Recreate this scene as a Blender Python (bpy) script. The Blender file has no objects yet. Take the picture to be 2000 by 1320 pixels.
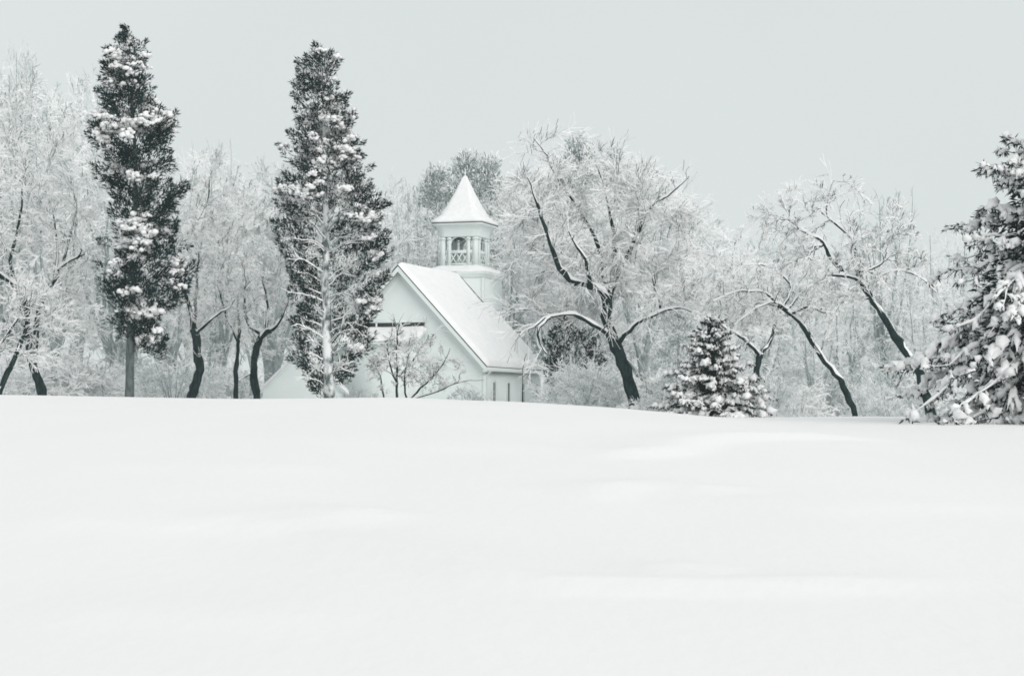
import bpy, math, random
import numpy as np
from mathutils import Vector

# ------------------------------------------------------------------ camera, sky, sun, exposure
scene = bpy.context.scene
F, HZ, CAMZ = 3732.0, 800.0, 1.6            # focal length and horizon row of the 2000 px wide photograph, eye height
cam_data = bpy.data.cameras.new('camera')
cam_data.sensor_width = 36.0
cam_data.lens = 36.0 * F / 2000.0
cam_data.shift_y = (HZ - 660.0) / 2000.0
cam_data.clip_start = 0.5
cam_data.clip_end = 6000.0
cam = bpy.data.objects.new('camera', cam_data)
cam.location = (0, 0, CAMZ)
cam.rotation_euler = (math.radians(90), 0, 0)
scene.collection.objects.link(cam)
scene.camera = cam

SUN_EL, SUN_AZ = math.radians(27), math.radians(148)     # azimuth clockwise from +Y (the view direction)
world = bpy.data.worlds.new('World')
scene.world = world
world.use_nodes = True
nt = world.node_tree
nt.nodes.clear()
out = nt.nodes.new('ShaderNodeOutputWorld')
bg = nt.nodes.new('ShaderNodeBackground')
sky = nt.nodes.new('ShaderNodeTexSky')
sky.sky_type = 'NISHITA'
sky.sun_disc = False
sky.sun_elevation = SUN_EL
sky.sun_rotation = SUN_AZ
sky.air_density = 1.0
sky.dust_density = 6.0
hs = nt.nodes.new('ShaderNodeHueSaturation')
hs.inputs['Saturation'].default_value = 0.15
mix = nt.nodes.new('ShaderNodeMix')
mix.data_type = 'RGBA'
mix.inputs['Factor'].default_value = 0.94                 # a closed, even overcast over the clear sky
cloud = nt.nodes.new('ShaderNodeTexNoise')
cloud.inputs['Scale'].default_value = 2.5
cloud.inputs['Detail'].default_value = 4
ctc = nt.nodes.new('ShaderNodeTexCoord')
nt.links.new(ctc.outputs['Generated'], cloud.inputs['Vector'])
cramp = nt.nodes.new('ShaderNodeValToRGB')
cramp.color_ramp.elements[0].position = 0.3
cramp.color_ramp.elements[1].position = 0.7
cramp.color_ramp.elements[0].color = (0.94, 0.945, 0.945, 1)
cramp.color_ramp.elements[1].color = (1.0, 1.0, 1.0, 1)
nt.links.new(cloud.outputs['Fac'], cramp.inputs['Fac'])
over = nt.nodes.new('ShaderNodeMix')
over.data_type = 'RGBA'
over.blend_type = 'MULTIPLY'
over.inputs['Factor'].default_value = 1.0
over.inputs['A'].default_value = (7.62, 8.08, 8.08, 1)
nt.links.new(cramp.outputs['Color'], over.inputs['B'])
nt.links.new(over.outputs['Result'], mix.inputs['B'])
nt.links.new(sky.outputs[0], hs.inputs['Color'])
nt.links.new(hs.outputs[0], mix.inputs['A'])
nt.links.new(mix.outputs['Result'], bg.inputs['Color'])
bg.inputs['Strength'].default_value = 0.1
nt.links.new(bg.outputs[0], out.inputs['Surface'])

sun_data = bpy.data.lights.new('sun', 'SUN')
sun_data.energy = 1.5
sun_data.angle = math.radians(40)
sun_data.color = (1.0, 0.95, 0.93)
sun = bpy.data.objects.new('sun', sun_data)
sd = Vector((math.sin(SUN_AZ) * math.cos(SUN_EL), math.cos(SUN_AZ) * math.cos(SUN_EL), math.sin(SUN_EL)))
sun.rotation_euler = sd.to_track_quat('Z', 'Y').to_euler()
scene.collection.objects.link(sun)

scene.view_settings.view_transform = 'Standard'
scene.view_settings.look = 'None'
scene.view_settings.exposure = 0.0
scene.view_settings.gamma = 1.0
scene.view_settings.use_curve_mapping = False
scene.render.engine = 'CYCLES'
scene.cycles.max_bounces = 10
scene.cycles.diffuse_bounces = 9
scene.cycles.volume_bounces = 2
scene.cycles.use_denoising = True
scene.cycles.pixel_filter_type = 'BLACKMAN_HARRIS'
scene.cycles.filter_width = 1.7

rng = np.random.default_rng(7)
random.seed(7)
COL = scene.collection


def P(px, py, Y):
    """A photograph pixel at distance Y, as a point of the place."""
    return np.array([(px - 1000.0) / F * Y, Y, CAMZ + (HZ - py) / F * Y])


# ------------------------------------------------------------------ materials
def new_mat(name):
    m = bpy.data.materials.new(name)
    m.use_nodes = True
    n = m.node_tree.nodes
    return m, n, m.node_tree.links, n['Principled BSDF']


def mat_noise(name, c1, c2, scale, rough=0.9, bump=0.0, bscale=None, detail=4, spec=0.2, lo=0.35, hi=0.65, stretch=None):
    m, n, l, b = new_mat(name)
    tc = n.new('ShaderNodeTexCoord')
    src = tc.outputs['Object']
    if stretch:
        mp = n.new('ShaderNodeMapping')
        mp.inputs['Scale'].default_value = stretch
        l.new(src, mp.inputs['Vector'])
        src = mp.outputs['Vector']
    tx = n.new('ShaderNodeTexNoise')
    tx.inputs['Scale'].default_value = scale
    tx.inputs['Detail'].default_value = detail
    l.new(src, tx.inputs['Vector'])
    cr = n.new('ShaderNodeValToRGB')
    cr.color_ramp.elements[0].position = lo
    cr.color_ramp.elements[1].position = hi
    cr.color_ramp.elements[0].color = (*c1, 1)
    cr.color_ramp.elements[1].color = (*c2, 1)
    l.new(tx.outputs['Fac'], cr.inputs['Fac'])
    l.new(cr.outputs['Color'], b.inputs['Base Color'])
    b.inputs['Roughness'].default_value = rough
    b.inputs['Specular IOR Level'].default_value = spec
    if bump:
        t2 = n.new('ShaderNodeTexNoise')
        t2.inputs['Scale'].default_value = bscale or scale * 2
        t2.inputs['Detail'].default_value = 5
        l.new(src, t2.inputs['Vector'])
        bp = n.new('ShaderNodeBump')
        bp.inputs['Strength'].default_value = bump
        bp.inputs['Distance'].default_value = 0.05
        l.new(t2.outputs['Fac'], bp.inputs['Height'])
        l.new(bp.outputs['Normal'], b.inputs['Normal'])
    return m


M = {}
M['snow'] = mat_noise('snow', (0.86, 0.865, 0.868), (0.91, 0.912, 0.915), 3.0, 0.95, 0.25, 9.0, spec=0.1)
M['ground_snow'] = mat_noise('ground_snow', (0.89, 0.872, 0.874), (0.91, 0.893, 0.896), 0.35, 0.95, 0.16, 7.0, spec=0.1, stretch=(1, 0.45, 1))
M['twig_snow'] = mat_noise('twig_snow', (0.88, 0.892, 0.893), (0.93, 0.935, 0.937), 1.2, 0.95, spec=0.1)
M['bark'] = mat_noise('bark', (0.008, 0.020, 0.020), (0.030, 0.052, 0.052), 9.0, 0.95, 0.8, 24.0, spec=0.08, stretch=(1, 1, 0.3))
M['grey_bark'] = mat_noise('grey_bark', (0.045, 0.078, 0.077), (0.115, 0.165, 0.163), 8.0, 0.95, 0.6, 20.0, stretch=(1, 1, 0.35))
M['cedar_bark'] = mat_noise('cedar_bark', (0.06, 0.078, 0.078), (0.14, 0.165, 0.165), 8.0, 0.95, 0.6, 20.0, stretch=(1, 1, 0.35))
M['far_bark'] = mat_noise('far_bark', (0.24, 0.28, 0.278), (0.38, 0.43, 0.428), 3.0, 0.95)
M['rime_haze_bark'] = mat_noise('rime_haze_bark', (0.28, 0.345, 0.342), (0.74, 0.785, 0.785), 2.2, 0.95, lo=0.36, hi=0.60)  # snow-plastered twigs, the pale colour also standing in for distance haze
M['snowy_bark'] = mat_noise('snowy_bark', (0.10, 0.125, 0.125), (0.80, 0.83, 0.83), 3.2, 0.95, 0.5, 14.0, lo=0.40, hi=0.56, stretch=(1, 1, 0.6))
M['cedar'] = mat_noise('cedar', (0.003, 0.016, 0.016), (0.014, 0.041, 0.040), 1.4, 0.95, spec=0.04)
M['spruce'] = mat_noise('spruce', (0.003, 0.014, 0.014), (0.016, 0.038, 0.038), 2.0, 0.95, spec=0.04)
M['far_pine'] = mat_noise('far_pine', (0.24, 0.295, 0.29), (0.42, 0.475, 0.47), 1.0, 0.95)  # foliage paled so that the haze fade sits in the colour
M['dark_glass'] = mat_noise('dark_glass', (0.03, 0.04, 0.042), (0.05, 0.062, 0.064), 2.0, 0.15, spec=0.5)
M['dark_gap'] = mat_noise('dark_gap', (0.03, 0.04, 0.04), (0.06, 0.07, 0.07), 6.0, 0.9)
M['roof'] = mat_noise('roof', (0.07, 0.08, 0.08), (0.13, 0.14, 0.14), 8.0, 0.9, 0.5)


def mat_paint(name, boards=0.0):
    m, n, l, b = new_mat(name)
    tc = n.new('ShaderNodeTexCoord')
    tx = n.new('ShaderNodeTexNoise')
    tx.inputs['Scale'].default_value = 0.8
    tx.inputs['Detail'].default_value = 6
    l.new(tc.outputs['Object'], tx.inputs['Vector'])
    cr = n.new('ShaderNodeValToRGB')
    cr.color_ramp.elements[0].position = 0.3
    cr.color_ramp.elements[1].position = 0.7
    cr.color_ramp.elements[0].color = (0.75, 0.815, 0.80, 1)
    cr.color_ramp.elements[1].color = (0.80, 0.86, 0.845, 1)
    l.new(tx.outputs['Fac'], cr.inputs['Fac'])
    l.new(cr.outputs['Color'], b.inputs['Base Color'])
    b.inputs['Roughness'].default_value = 0.6
    b.inputs['Specular IOR Level'].default_value = 0.25
    if boards:
        wv = n.new('ShaderNodeTexWave')
        wv.bands_direction = 'Z'
        wv.wave_profile = 'SAW'
        wv.inputs['Scale'].default_value = boards
        l.new(tc.outputs['Object'], wv.inputs['Vector'])
        bp = n.new('ShaderNodeBump')
        bp.inputs['Strength'].default_value = 0.35
        bp.inputs['Distance'].default_value = 0.012
        l.new(wv.outputs['Fac'], bp.inputs['Height'])
        l.new(bp.outputs['Normal'], b.inputs['Normal'])
    return m


M['siding'] = mat_paint('siding', 2.0)
M['trim'] = mat_paint('trim')


# ------------------------------------------------------------------ mesh helpers
class Geo:
    """Collects vertices, quads and triangles; build() links them as one mesh object."""

    def __init__(self):
        self.v, self.q, self.t, self.n = [], [], [], 0

    def add(self, v, q=None, t=None):
        v = np.asarray(v, float).reshape(-1, 3)
        if q is not None and len(q):
            self.q.append(np.asarray(q, np.int64).reshape(-1, 4) + self.n)
        if t is not None and len(t):
            self.t.append(np.asarray(t, np.int64).reshape(-1, 3) + self.n)
        self.v.append(v)
        self.n += len(v)

    def mesh(self, name, mat, smooth=False):
        me = bpy.data.meshes.new(name)
        if not self.v:
            return me
        v = np.concatenate(self.v)
        q = np.concatenate(self.q) if self.q else np.zeros((0, 4), np.int64)
        t = np.concatenate(self.t) if self.t else np.zeros((0, 3), np.int64)
        loops = np.concatenate([q.ravel(), t.ravel()]).astype(np.int32)
        starts = np.concatenate([np.arange(len(q)) * 4, len(q) * 4 + np.arange(len(t)) * 3]).astype(np.int32)
        me.vertices.add(len(v))
        me.vertices.foreach_set('co', v.astype(np.float32).ravel())
        me.loops.add(len(loops))
        me.loops.foreach_set('vertex_index', loops)
        me.polygons.add(len(starts))
        me.polygons.foreach_set('loop_start', starts)
        if smooth:
            me.polygons.foreach_set('use_smooth', np.ones(len(starts), bool))
        me.update(calc_edges=True)
        me.materials.append(mat)
        return me

    def build(self, name, mat, parent=None, smooth=False):
        return link(name, self.mesh(name, mat, smooth), parent)


def link(name, data, parent=None):
    o = bpy.data.objects.new(name, data)
    COL.objects.link(o)
    if parent is not None:
        o.parent = parent
    return o


def tag(o, label=None, cat=None, group=None, kind=None):
    for k, v in (('label', label), ('category', cat), ('group', group), ('kind', kind)):
        if v:
            o[k] = v
    return o


def thing(name, label, cat, loc=(0, 0, 0), rz=0.0, group=None):
    o = link(name, None)
    o.location = tuple(float(c) for c in loc)
    o.rotation_euler = (0, 0, rz)
    return tag(o, label, cat, group)


def copy_thing(root, loc, rz, sc, label, group):
    c = root.copy()
    COL.objects.link(c)
    c.location = tuple(float(a) for a in loc)
    c.rotation_euler = (0, 0, rz)
    c.scale = sc
    c['label'] = label
    c['group'] = group
    for ch in root.children:
        k = ch.copy()
        COL.objects.link(k)
        k.parent = c
    return c


def norm(a):
    return a / np.maximum(np.linalg.norm(a, axis=-1, keepdims=True), 1e-9)


WIND = np.array([0.25, -0.55, 1.0])          # snow lies on top and on the side the wind came from


def frames(pts):
    t = np.empty_like(pts)
    t[:, 1:-1] = pts[:, 2:] - pts[:, :-2]
    t[:, 0] = pts[:, 1] - pts[:, 0]
    t[:, -1] = pts[:, -1] - pts[:, -2]
    t = norm(t)
    w = np.broadcast_to(WIND, t.shape)
    o = w - (w * t).sum(-1, keepdims=True) * t
    o = norm(o)
    s = np.cross(t, o)
    return t, o, s


def strip_faces(N, K, C, closed):
    i = np.arange(N)[:, None, None] * (K * C)
    k = np.arange(K - 1)[None, :, None] * C
    if closed:
        c = np.arange(C)[None, None, :]
        c2 = (c + 1) % C
    else:
        c = np.arange(C - 1)[None, None, :]
        c2 = c + 1
    a, b = i + k + c, i + k + c2
    return np.stack([a, b, b + C, a + C], -1).reshape(-1, 4)


def tubes(g, pts, rad, sides=6, rough=0.0):
    N, K, _ = pts.shape
    t, o, s = frames(pts)
    ang = np.arange(sides) * 2 * math.pi / sides + 0.3
    r = rad[:, :, None, None]
    if rough:
        r = r * (1 + rough * rng.normal(size=(N, K, sides, 1)))
    ring = pts[:, :, None, :] + r * (np.cos(ang)[None, None, :, None] * s[:, :, None, :] + np.sin(ang)[None, None, :, None] * o[:, :, None, :])
    g.add(ring, strip_faces(N, K, sides, True))


def diamonds(gb, gs, pts, rad, snow_w, snow_h):
    """Thin twigs: dark underside, snow lying on top; together one closed four-sided stick."""
    N, K, _ = pts.shape
    t, o, s = frames(pts)
    hor = np.sqrt(np.clip(1 - t[:, :, 2:3] ** 2, 0, 1))
    taper = (rad / rad[:, :1])[:, :, None] ** 0.5
    load = rng.uniform(0.35, 1.3, size=(N, 1, 1))
    w = rad[:, :, None] * 0.8 + snow_w * load * taper * (0.45 + 0.55 * hor)
    h = rad[:, :, None] * 0.6 + snow_h * load * taper * (0.35 + 0.65 * hor)
    b = rad[:, :, None] * 0.9
    L, R, B, T = pts - s * w, pts + s * w, pts - o * b, pts + o * h
    f = strip_faces(N, K, 3, False)
    gb.add(np.stack([L, B, R], 2), f)
    gs.add(np.stack([R, T, L], 2), f)


def snow_ridge(gs, pts, rad, k=0.75, sides=6, thick=0.05):
    """Snow heaped on the upper side of trunks and limbs."""
    N, K, _ = pts.shape
    t, o, s = frames(pts)
    hor = np.sqrt(np.clip(1 - t[:, :, 2] ** 2, 0, 1))
    amt = (0.12 + 0.88 * hor ** 1.5) * rng.uniform(0.55, 1.25, size=(N, K))
    rs = (rad * k + thick * 0.5) * amt
    c = pts + o * ((rad * 0.55)[:, :, None] + (thick * 0.35) * hor[:, :, None])
    ang = np.arange(sides) * 2 * math.pi / sides
    ring = c[:, :, None, :] + rs[:, :, None, None] * (np.cos(ang)[None, None, :, None] * s[:, :, None, :] * 1.05 + np.sin(ang)[None, None, :, None] * o[:, :, None, :])
    gs.add(ring, strip_faces(N, K, sides, True))


def resample(poly, K, wig=0.0):
    poly = np.asarray(poly, float)
    d = np.r_[0, np.cumsum(np.linalg.norm(np.diff(poly, axis=0), axis=1))]
    # Catmull-Rom through the given points
    ext = np.vstack([2 * poly[0] - poly[1], poly, 2 * poly[-1] - poly[-2]])
    u = np.linspace(0, d[-1], K)
    res = np.empty((K, 3))
    for i, x in enumerate(u):
        j = min(max(np.searchsorted(d, x, 'right') - 1, 0), len(d) - 2)
        f = (x - d[j]) / max(d[j + 1] - d[j], 1e-9)
        p0, p1, p2, p3 = ext[j], ext[j + 1], ext[j + 2], ext[j + 3]
        res[i] = 0.5 * (2 * p1 + (p2 - p0) * f + (2 * p0 - 5 * p1 + 4 * p2 - p3) * f * f + (3 * p1 - p0 - 3 * p2 + p3) * f ** 3)
    if wig:
        nz = rng.normal(size=(K, 3)) * wig
        nz[0] = 0
        res += nz
    return res


def grow(pp, pr, n, tr, lr, ang, K, wig, grav, rmax, taper=0.35, lscale=None):
    """Side shoots on every parent polyline."""
    N, Kp, _ = pp.shape
    idx = np.repeat(np.arange(N), n)
    m = len(idx)
    t = rng.uniform(tr[0], tr[1], m)
    x = t * (Kp - 1)
    j = np.minimum(x.astype(int), Kp - 2)
    f = (x - j)[:, None]
    p = pp[idx, j] * (1 - f) + pp[idx, j + 1] * f
    tg = norm(pp[idx, j + 1] - pp[idx, j])
    r = pr[idx, j] * (1 - f[:, 0]) + pr[idx, j + 1] * f[:, 0]
    plen = np.linalg.norm(np.diff(pp, axis=1), axis=2).sum(1)[idx]
    L = rng.uniform(lr[0], lr[1], m)
    if lscale is None:
        L = L * plen * (1.15 - 0.6 * t)
    a = rng.uniform(ang[0], ang[1], m)[:, None]
    perp = norm(np.cross(tg, rng.normal(size=(m, 3))))
    d = norm(np.cos(a) * tg + np.sin(a) * perp)
    pts = np.empty((m, K, 3))
    pts[:, 0] = p
    for k in range(1, K):
        d = norm(d + rng.normal(size=(m, 3)) * wig + np.array([0, 0, grav]) * (k / K + 0.3))
        pts[:, k] = pts[:, k - 1] + d * (L / (K - 1))[:, None]
    r0 = np.minimum(r * 0.65, rmax)
    rad = r0[:, None] * np.linspace(1, taper, K)[None, :]
    return pts, rad


def in_ellipsoids(n, env, minz=None):
    """Random points in a set of ellipsoids (cx,cy,cz,rx,ry,rz), more of them near the shell."""
    env = np.asarray(env, float)
    vol = env[:, 3] * env[:, 4] * env[:, 5]
    k = rng.choice(len(env), n, p=vol / vol.sum())
    u = norm(rng.normal(size=(n, 3))) * (rng.uniform(0.12, 1, n) ** 0.42)[:, None]
    p = env[k, :3] + u * env[k, 3:]
    if minz is not None:
        p[:, 2] = np.maximum(p[:, 2], minz + rng.uniform(0, 0.5, n))
    return p


def reach(limbs, rads, targets, K=7, r_near=0.012, r_far=0.015, wig=0.04, arch=0.12):
    """Boughs from the nearest point of the limbs so far to each target: fills a crown."""
    sk = np.concatenate(limbs)
    st = np.concatenate([norm(np.gradient(l, axis=0)) for l in limbs])
    sr = np.concatenate(rads)
    d = np.array([np.linalg.norm(sk - t, axis=1).min() for t in targets])
    P_, R_ = [], []
    for i in np.argsort(d):
        t = targets[i]
        v = t - sk
        dist = np.linalg.norm(v, axis=1)
        cosb = (v * st).sum(1) / np.maximum(dist, 1e-6)
        cost = dist * (1.25 - 0.45 * cosb) + np.where(sr < 0.02, 0.35, 0)
        j = int(cost.argmin())
        L = dist[j]
        if L < 0.08:
            continue
        p0, p3 = sk[j], t
        c1 = p0 + norm(st[j] * 0.8 + norm(v[j]) * 0.5) * L * 0.35
        c2 = p0 + (p3 - p0) * 0.68 + np.array([0, 0, arch * L])
        u = np.linspace(0, 1, K)[:, None]
        b = (1 - u) ** 3 * p0 + 3 * (1 - u) ** 2 * u * c1 + 3 * (1 - u) * u * u * c2 + u ** 3 * p3
        nz = rng.normal(size=b.shape) * wig * L
        nz[0] = 0
        b = b + nz
        r0 = min(sr[j] * 0.7, r_near + r_far * L)
        rr = np.linspace(r0, max(0.3 * r0, 0.007), K)
        P_.append(b)
        R_.append(rr)
        sk = np.vstack([sk, b[1:]])
        st = np.vstack([st, norm(np.gradient(b, axis=0))[1:]])
        sr = np.r_[sr, rr[1:]]
    return np.array(P_), np.array(R_)


def make_tree(root, limbs, rads, env, n_targets, n2=4, n3=4, n4=2, bark='bark', twig_bark=None, minz=None, droop=-0.03, k3=4, boughs_dark=True,
              l2=(0.55, 1.05), l3=(0.35, 0.75), l4=(0.3, 0.6), snow=(0.0055, 0.0155), trunk_sides=9, ridge=0.05, r4=0.007, twig_min=0.005, arch=0.12):
    """Trunk with main limbs, a crown of boughs and twigs, and the snow lying on all of it."""
    gt, gc, gs = Geo(), Geo(), Geo()
    for l, r in zip(limbs, rads):
        tubes(gt, l[None], r[None] * (1 + 0.07 * rng.normal(size=len(r)))[None], trunk_sides, 0.08)
        if ridge:
            snow_ridge(gs, l[None], r[None], thick=ridge)
    tg = in_ellipsoids(n_targets, env, minz)
    b1, r1 = reach(limbs, rads, tg, arch=arch)
    tubes(gt if boughs_dark else gc, b1, r1, 5)
    snow_ridge(gs, b1, r1, 0.75, 5, thick=0.020 if boughs_dark else 0.032)
    src, srr = b1, r1
    b2, r2 = grow(src, srr, n2, (0.2, 1.0), l2, (0.3, 0.9), 6, 0.15, droop, 0.010)
    r2 = np.maximum(r2, twig_min)
    diamonds(gc, gs, b2, r2, snow[0], snow[1])
    # shoots straight from the heavy limbs
    for l, r in zip(limbs, rads):
        k = max(2, int(np.linalg.norm(np.diff(l, axis=0), axis=1).sum() * 1.6))
        x, xr = grow(l[None], r[None], k, (0.45, 1.0), (0.5, 1.4), (0.6, 1.3), 6, 0.13, droop, 0.014, lscale=1)
        b2 = np.concatenate([b2, x])
        r2 = np.concatenate([r2, np.maximum(xr, twig_min)])
        diamonds(gc, gs, x, np.maximum(xr, twig_min), snow[0], snow[1])
    b3, r3 = grow(b2, r2, n3, (0.12, 1.0), l3, (0.25, 0.8), k3, 0.15, droop, 0.006)
    r3 = np.maximum(r3, twig_min)
    diamonds(gc, gs, b3, r3, snow[0], snow[1])
    if n4:
        b4, r4_ = grow(b3, r3, n4, (0.1, 0.9), l4, (0.25, 0.7), 3, 0.10, droop, r4, lscale=1)
        diamonds(gc, gs, b4, np.maximum(r4_, twig_min * 0.8), snow[0], snow[1])
    gt.build('trunk', M[bark], root, True)
    gc.build('crown', M[twig_bark or ('grey_bark' if bark == 'bark' else bark)], root)
    gs.build('snow_cover', M['twig_snow'], root)
    return root


def hero_tree(name, label, Y, limbs, env, n_targets, cat='tree', group=None, depth=None, **kw):
    """limbs: ([(px,py,depth offset)...], radius at start, radius at end in photo pixels); env: (px,py,rx,ry) ellipses."""
    s = Y / F
    base = P(limbs[0][0][0][0], limbs[0][0][0][1], Y)
    base[2] = min(base[2], ground_z(base[0], base[1]))
    root = thing(name, label, cat, base, 0, group)
    LS, RS = [], []
    for li, (pl, ra, rb) in enumerate(limbs):
        pts = [P(p[0], p[1], Y + (p[2] if len(p) > 2 else 0)) - base for p in pl]
        if li == 0 and pts[0][2] > 0.05:
            pts = [np.array([pts[0][0], pts[0][1], -0.3])] + pts
        K = max(6, 3 * len(pts))
        LS.append(resample(pts, K, min(0.020, 0.16 * ra * s + 0.008)))
        rr = np.linspace(ra * s, rb * s, K)
        if li == 0:
            rr[:2] *= [1.35, 1.12]
        RS.append(rr)
    E = []
    for (cx, cy, rx, ry) in env:
        c = P(cx, cy, Y) - base
        E.append((*c, rx * s, (depth or 0.8 * rx) * (s if not depth else 1), ry * s))
    return make_tree(root, LS, RS, E, n_targets, minz=0.1, **kw)


# ------------------------------------------------------------------ ground: a snowfield rising to a crest
CREST_X = np.array([-400, -16, 0, 500, 700, 800, 880, 1000, 1200, 1300, 1400, 1500, 1700, 1850, 2000, 2400, 3200], float)
CREST_Y = np.array([775, 772, 771, 780, 778, 776, 781, 784, 796, 806, 815, 815, 812, 816, 829, 842, 850], float)
YC = 58.0


def crest_z(x):
    px = 1000 + x / YC * F
    acc = 0
    for o, w in ((-60, .15), (-30, .2), (0, .3), (30, .2), (60, .15)):
        acc = acc + w * np.interp(px + o, CREST_X, CREST_Y)
    return CAMZ + (HZ - acc) / F * YC


def vnoise(x, y, seed):
    r = np.random.default_rng(seed)
    z = 0
    for i in range(7):
        a = r.uniform(0, 2 * math.pi)
        k = r.uniform(0.6, 1.7)
        z = z + np.sin(k * (x * math.cos(a) + y * math.sin(a)) + r.uniform(0, 6.28))
    return z / 4.0


def drift(x, y, line, h, w_up, w_dn):
    """A wind-cut step in the snow along a polyline given in place coordinates: gentle windward side, steep lee."""
    line = np.asarray(line)
    best = np.full(np.shape(x), 1e9)
    sgn = np.zeros(np.shape(x))
    along = np.zeros(np.shape(x))
    for i in range(len(line) - 1):
        a, b = line[i], line[i + 1]
        d = b - a
        L2 = (d * d).sum()
        t = np.clip(((x - a[0]) * d[0] + (y - a[1]) * d[1]) / L2, 0, 1)
        dx, dy = x - (a[0] + t * d[0]), y - (a[1] + t * d[1])
        dist = np.hypot(dx, dy)
        m = dist < best
        best = np.where(m, dist, best)
        sgn = np.where(m, np.sign(d[0] * dy - d[1] * dx), sgn)
        along = np.where(m, (i + t) / (len(line) - 1), along)
    fade = np.clip(np.minimum(along, 1 - along) * 5, 0, 1)
    fade = fade * fade * (3 - 2 * fade)
    prof = np.where(sgn >= 0, np.exp(-(best / w_up) ** 2), np.exp(-(best / w_dn) ** 2))
    return h * fade * prof


def base_profile(x, y):
    cz = crest_z(x)
    u = np.clip(y / YC, -1, 1.0)
    rise = cz * np.where(u > 0, np.sin(np.clip(u, 0, 1) * math.pi / 2) ** 1.15, 0)
    back = cz - np.minimum(0.55, 0.0045 * np.clip(y - YC, 0, None) ** 2) - 0.1 * np.clip((y - 75) / 40, 0, 1)
    return np.where(y < YC, rise, back)


def on_field(px, py):
    """Where the sight line through a photograph pixel meets the field, as (x, y)."""
    ys = np.linspace(8, YC, 1500)
    xs = (px - 1000) / F * ys
    zs = CAMZ + (HZ - py) / F * ys
    k = np.argmax(base_profile(xs, ys) > zs)
    return np.array([xs[k], ys[k]])


DRIFTS = [
    ([(430, 1032), (560, 1036), (700, 1062), (850, 1092), (960, 1125), (1060, 1138), (1250, 1142), (1500, 1143), (1750, 1136), (1990, 1120)], 0.065, 0.5, 0.13),
    ([(430, 1034), (560, 1026), (680, 1005), (800, 995)], 0.06, 0.9, 0.3),
    ([(1120, 893), (1230, 893), (1320, 884), (1350, 868), (1430, 858), (1600, 856), (1800, 862)], 0.095, 1.0, 0.2),
    ([(1130, 968), (1165, 970), (1190, 955), (1290, 950), (1380, 962), (1500, 950)], 0.06, 0.7, 0.18),
    ([(100, 915), (300, 905), (480, 912), (640, 905)], 0.04, 2.5, 0.9),
    ([(760, 880), (950, 872), (1150, 876)], 0.04, 3.0, 1.0),
    ([(1500, 995), (1700, 985), (2000, 990)], 0.035, 1.8, 0.6),
    ([(0, 1200), (250, 1190), (480, 1200), (700, 1190)], 0.025, 0.8, 0.35),
    ([(1290, 1118), (1330, 1108), (1370, 1115)], 0.05, 0.4, 0.15),
    ([(20, 1020), (160, 1015), (330, 1024), (420, 1032)], 0.03, 1.2, 0.35),
]
DRIFTS = [([on_field(*p) for p in l], h, a, b) for (l, h, a, b) in DRIFTS]


def ground_z(x, y):
    x = np.asarray(x, float)
    y = np.asarray(y, float)
    z = base_profile(x, y)
    near = np.clip((YC + 14 - y) / 12, 0, 1)
    z = z + near * (0.035 * vnoise(x * 0.22, y * 0.16, 3) + 0.012 * vnoise(x * 0.7, y * 0.5, 5)) * np.clip((YC - 6 - y) / 14, 0.15, 1)
    for l, h, a, b in DRIFTS:
        z = z + drift(x, y, l, h, a, b)
    far = np.clip((np.hypot(x, y - 60) - 250) / 500, 0, 1)
    return z + 0.02 * (1 - near) * vnoise(x * 0.4, y * 0.4, 8) - far * 2.0


def axis(dense0, dense1, step, far0, far1, n):
    d = np.arange(dense0, dense1 + step / 2, step)
    lo = dense0 - np.geomspace(step, dense0 - far0, n)[::-1]
    hi = dense1 + np.geomspace(step, far1 - dense1, n)
    return np.r_[lo, d, hi]


gx = axis(-17, 17, 0.23, -1500, 1500, 34)
gy = np.r_[axis(7, 62, 0.27, -200, 2500, 34)]
GX, GY = np.meshgrid(gx, gy)
g = Geo()
nx, ny = len(gx), len(gy)
ii = (np.arange(ny - 1)[:, None] * nx + np.arange(nx - 1)[None, :])
g.add(np.stack([GX, GY, ground_z(GX, GY)], -1), np.stack([ii, ii + 1, ii + nx + 1, ii + nx], -1))
tag(g.build('snow_ground', M['ground_snow'], None, True), 'open field of smooth white drifted snow', None, kind='structure')


def gz(x, y):
    return float(ground_z(np.array([x]), np.array([y]))[0])


# ------------------------------------------------------------------ church
def box_geo(g, x0, x1, y0, y1, z0, z1):
    v = [(x, y, z) for z in (z0, z1) for y in (y0, y1) for x in (x0, x1)]
    g.add(v, [(0, 2, 3, 1), (4, 5, 7, 6), (0, 1, 5, 4), (2, 6, 7, 3), (0, 4, 6, 2), (1, 3, 7, 5)])


def box(name, mat, parent, x0, x1, y0, y1, z0, z1):
    g = Geo()
    box_geo(g, x0, x1, y0, y1, z0, z1)
    return g.build(name, M[mat], parent)


def prism(name, mat, parent, poly, y0, y1):
    """Polygon in the (x, z) plane, counter-clockwise seen from the front, pushed from y0 to y1."""
    n = len(poly)
    me = bpy.data.meshes.new(name)
    v = [(x, y0, z) for x, z in poly] + [(x, y1, z) for x, z in poly]
    f = [tuple(range(n)), tuple(range(2 * n - 1, n - 1, -1))] + [((i + 1) % n, i, i + n, (i + 1) % n + n) for i in range(n)]
    me.from_pydata(v, [], f)
    me.materials.append(M[mat])
    return link(name, me, parent)


def bevel(o, w, seg=2):
    b = o.modifiers.new('bevel', 'BEVEL')
    b.width = w
    b.segments = seg
    b.limit_method = 'ANGLE'
    return o


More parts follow.
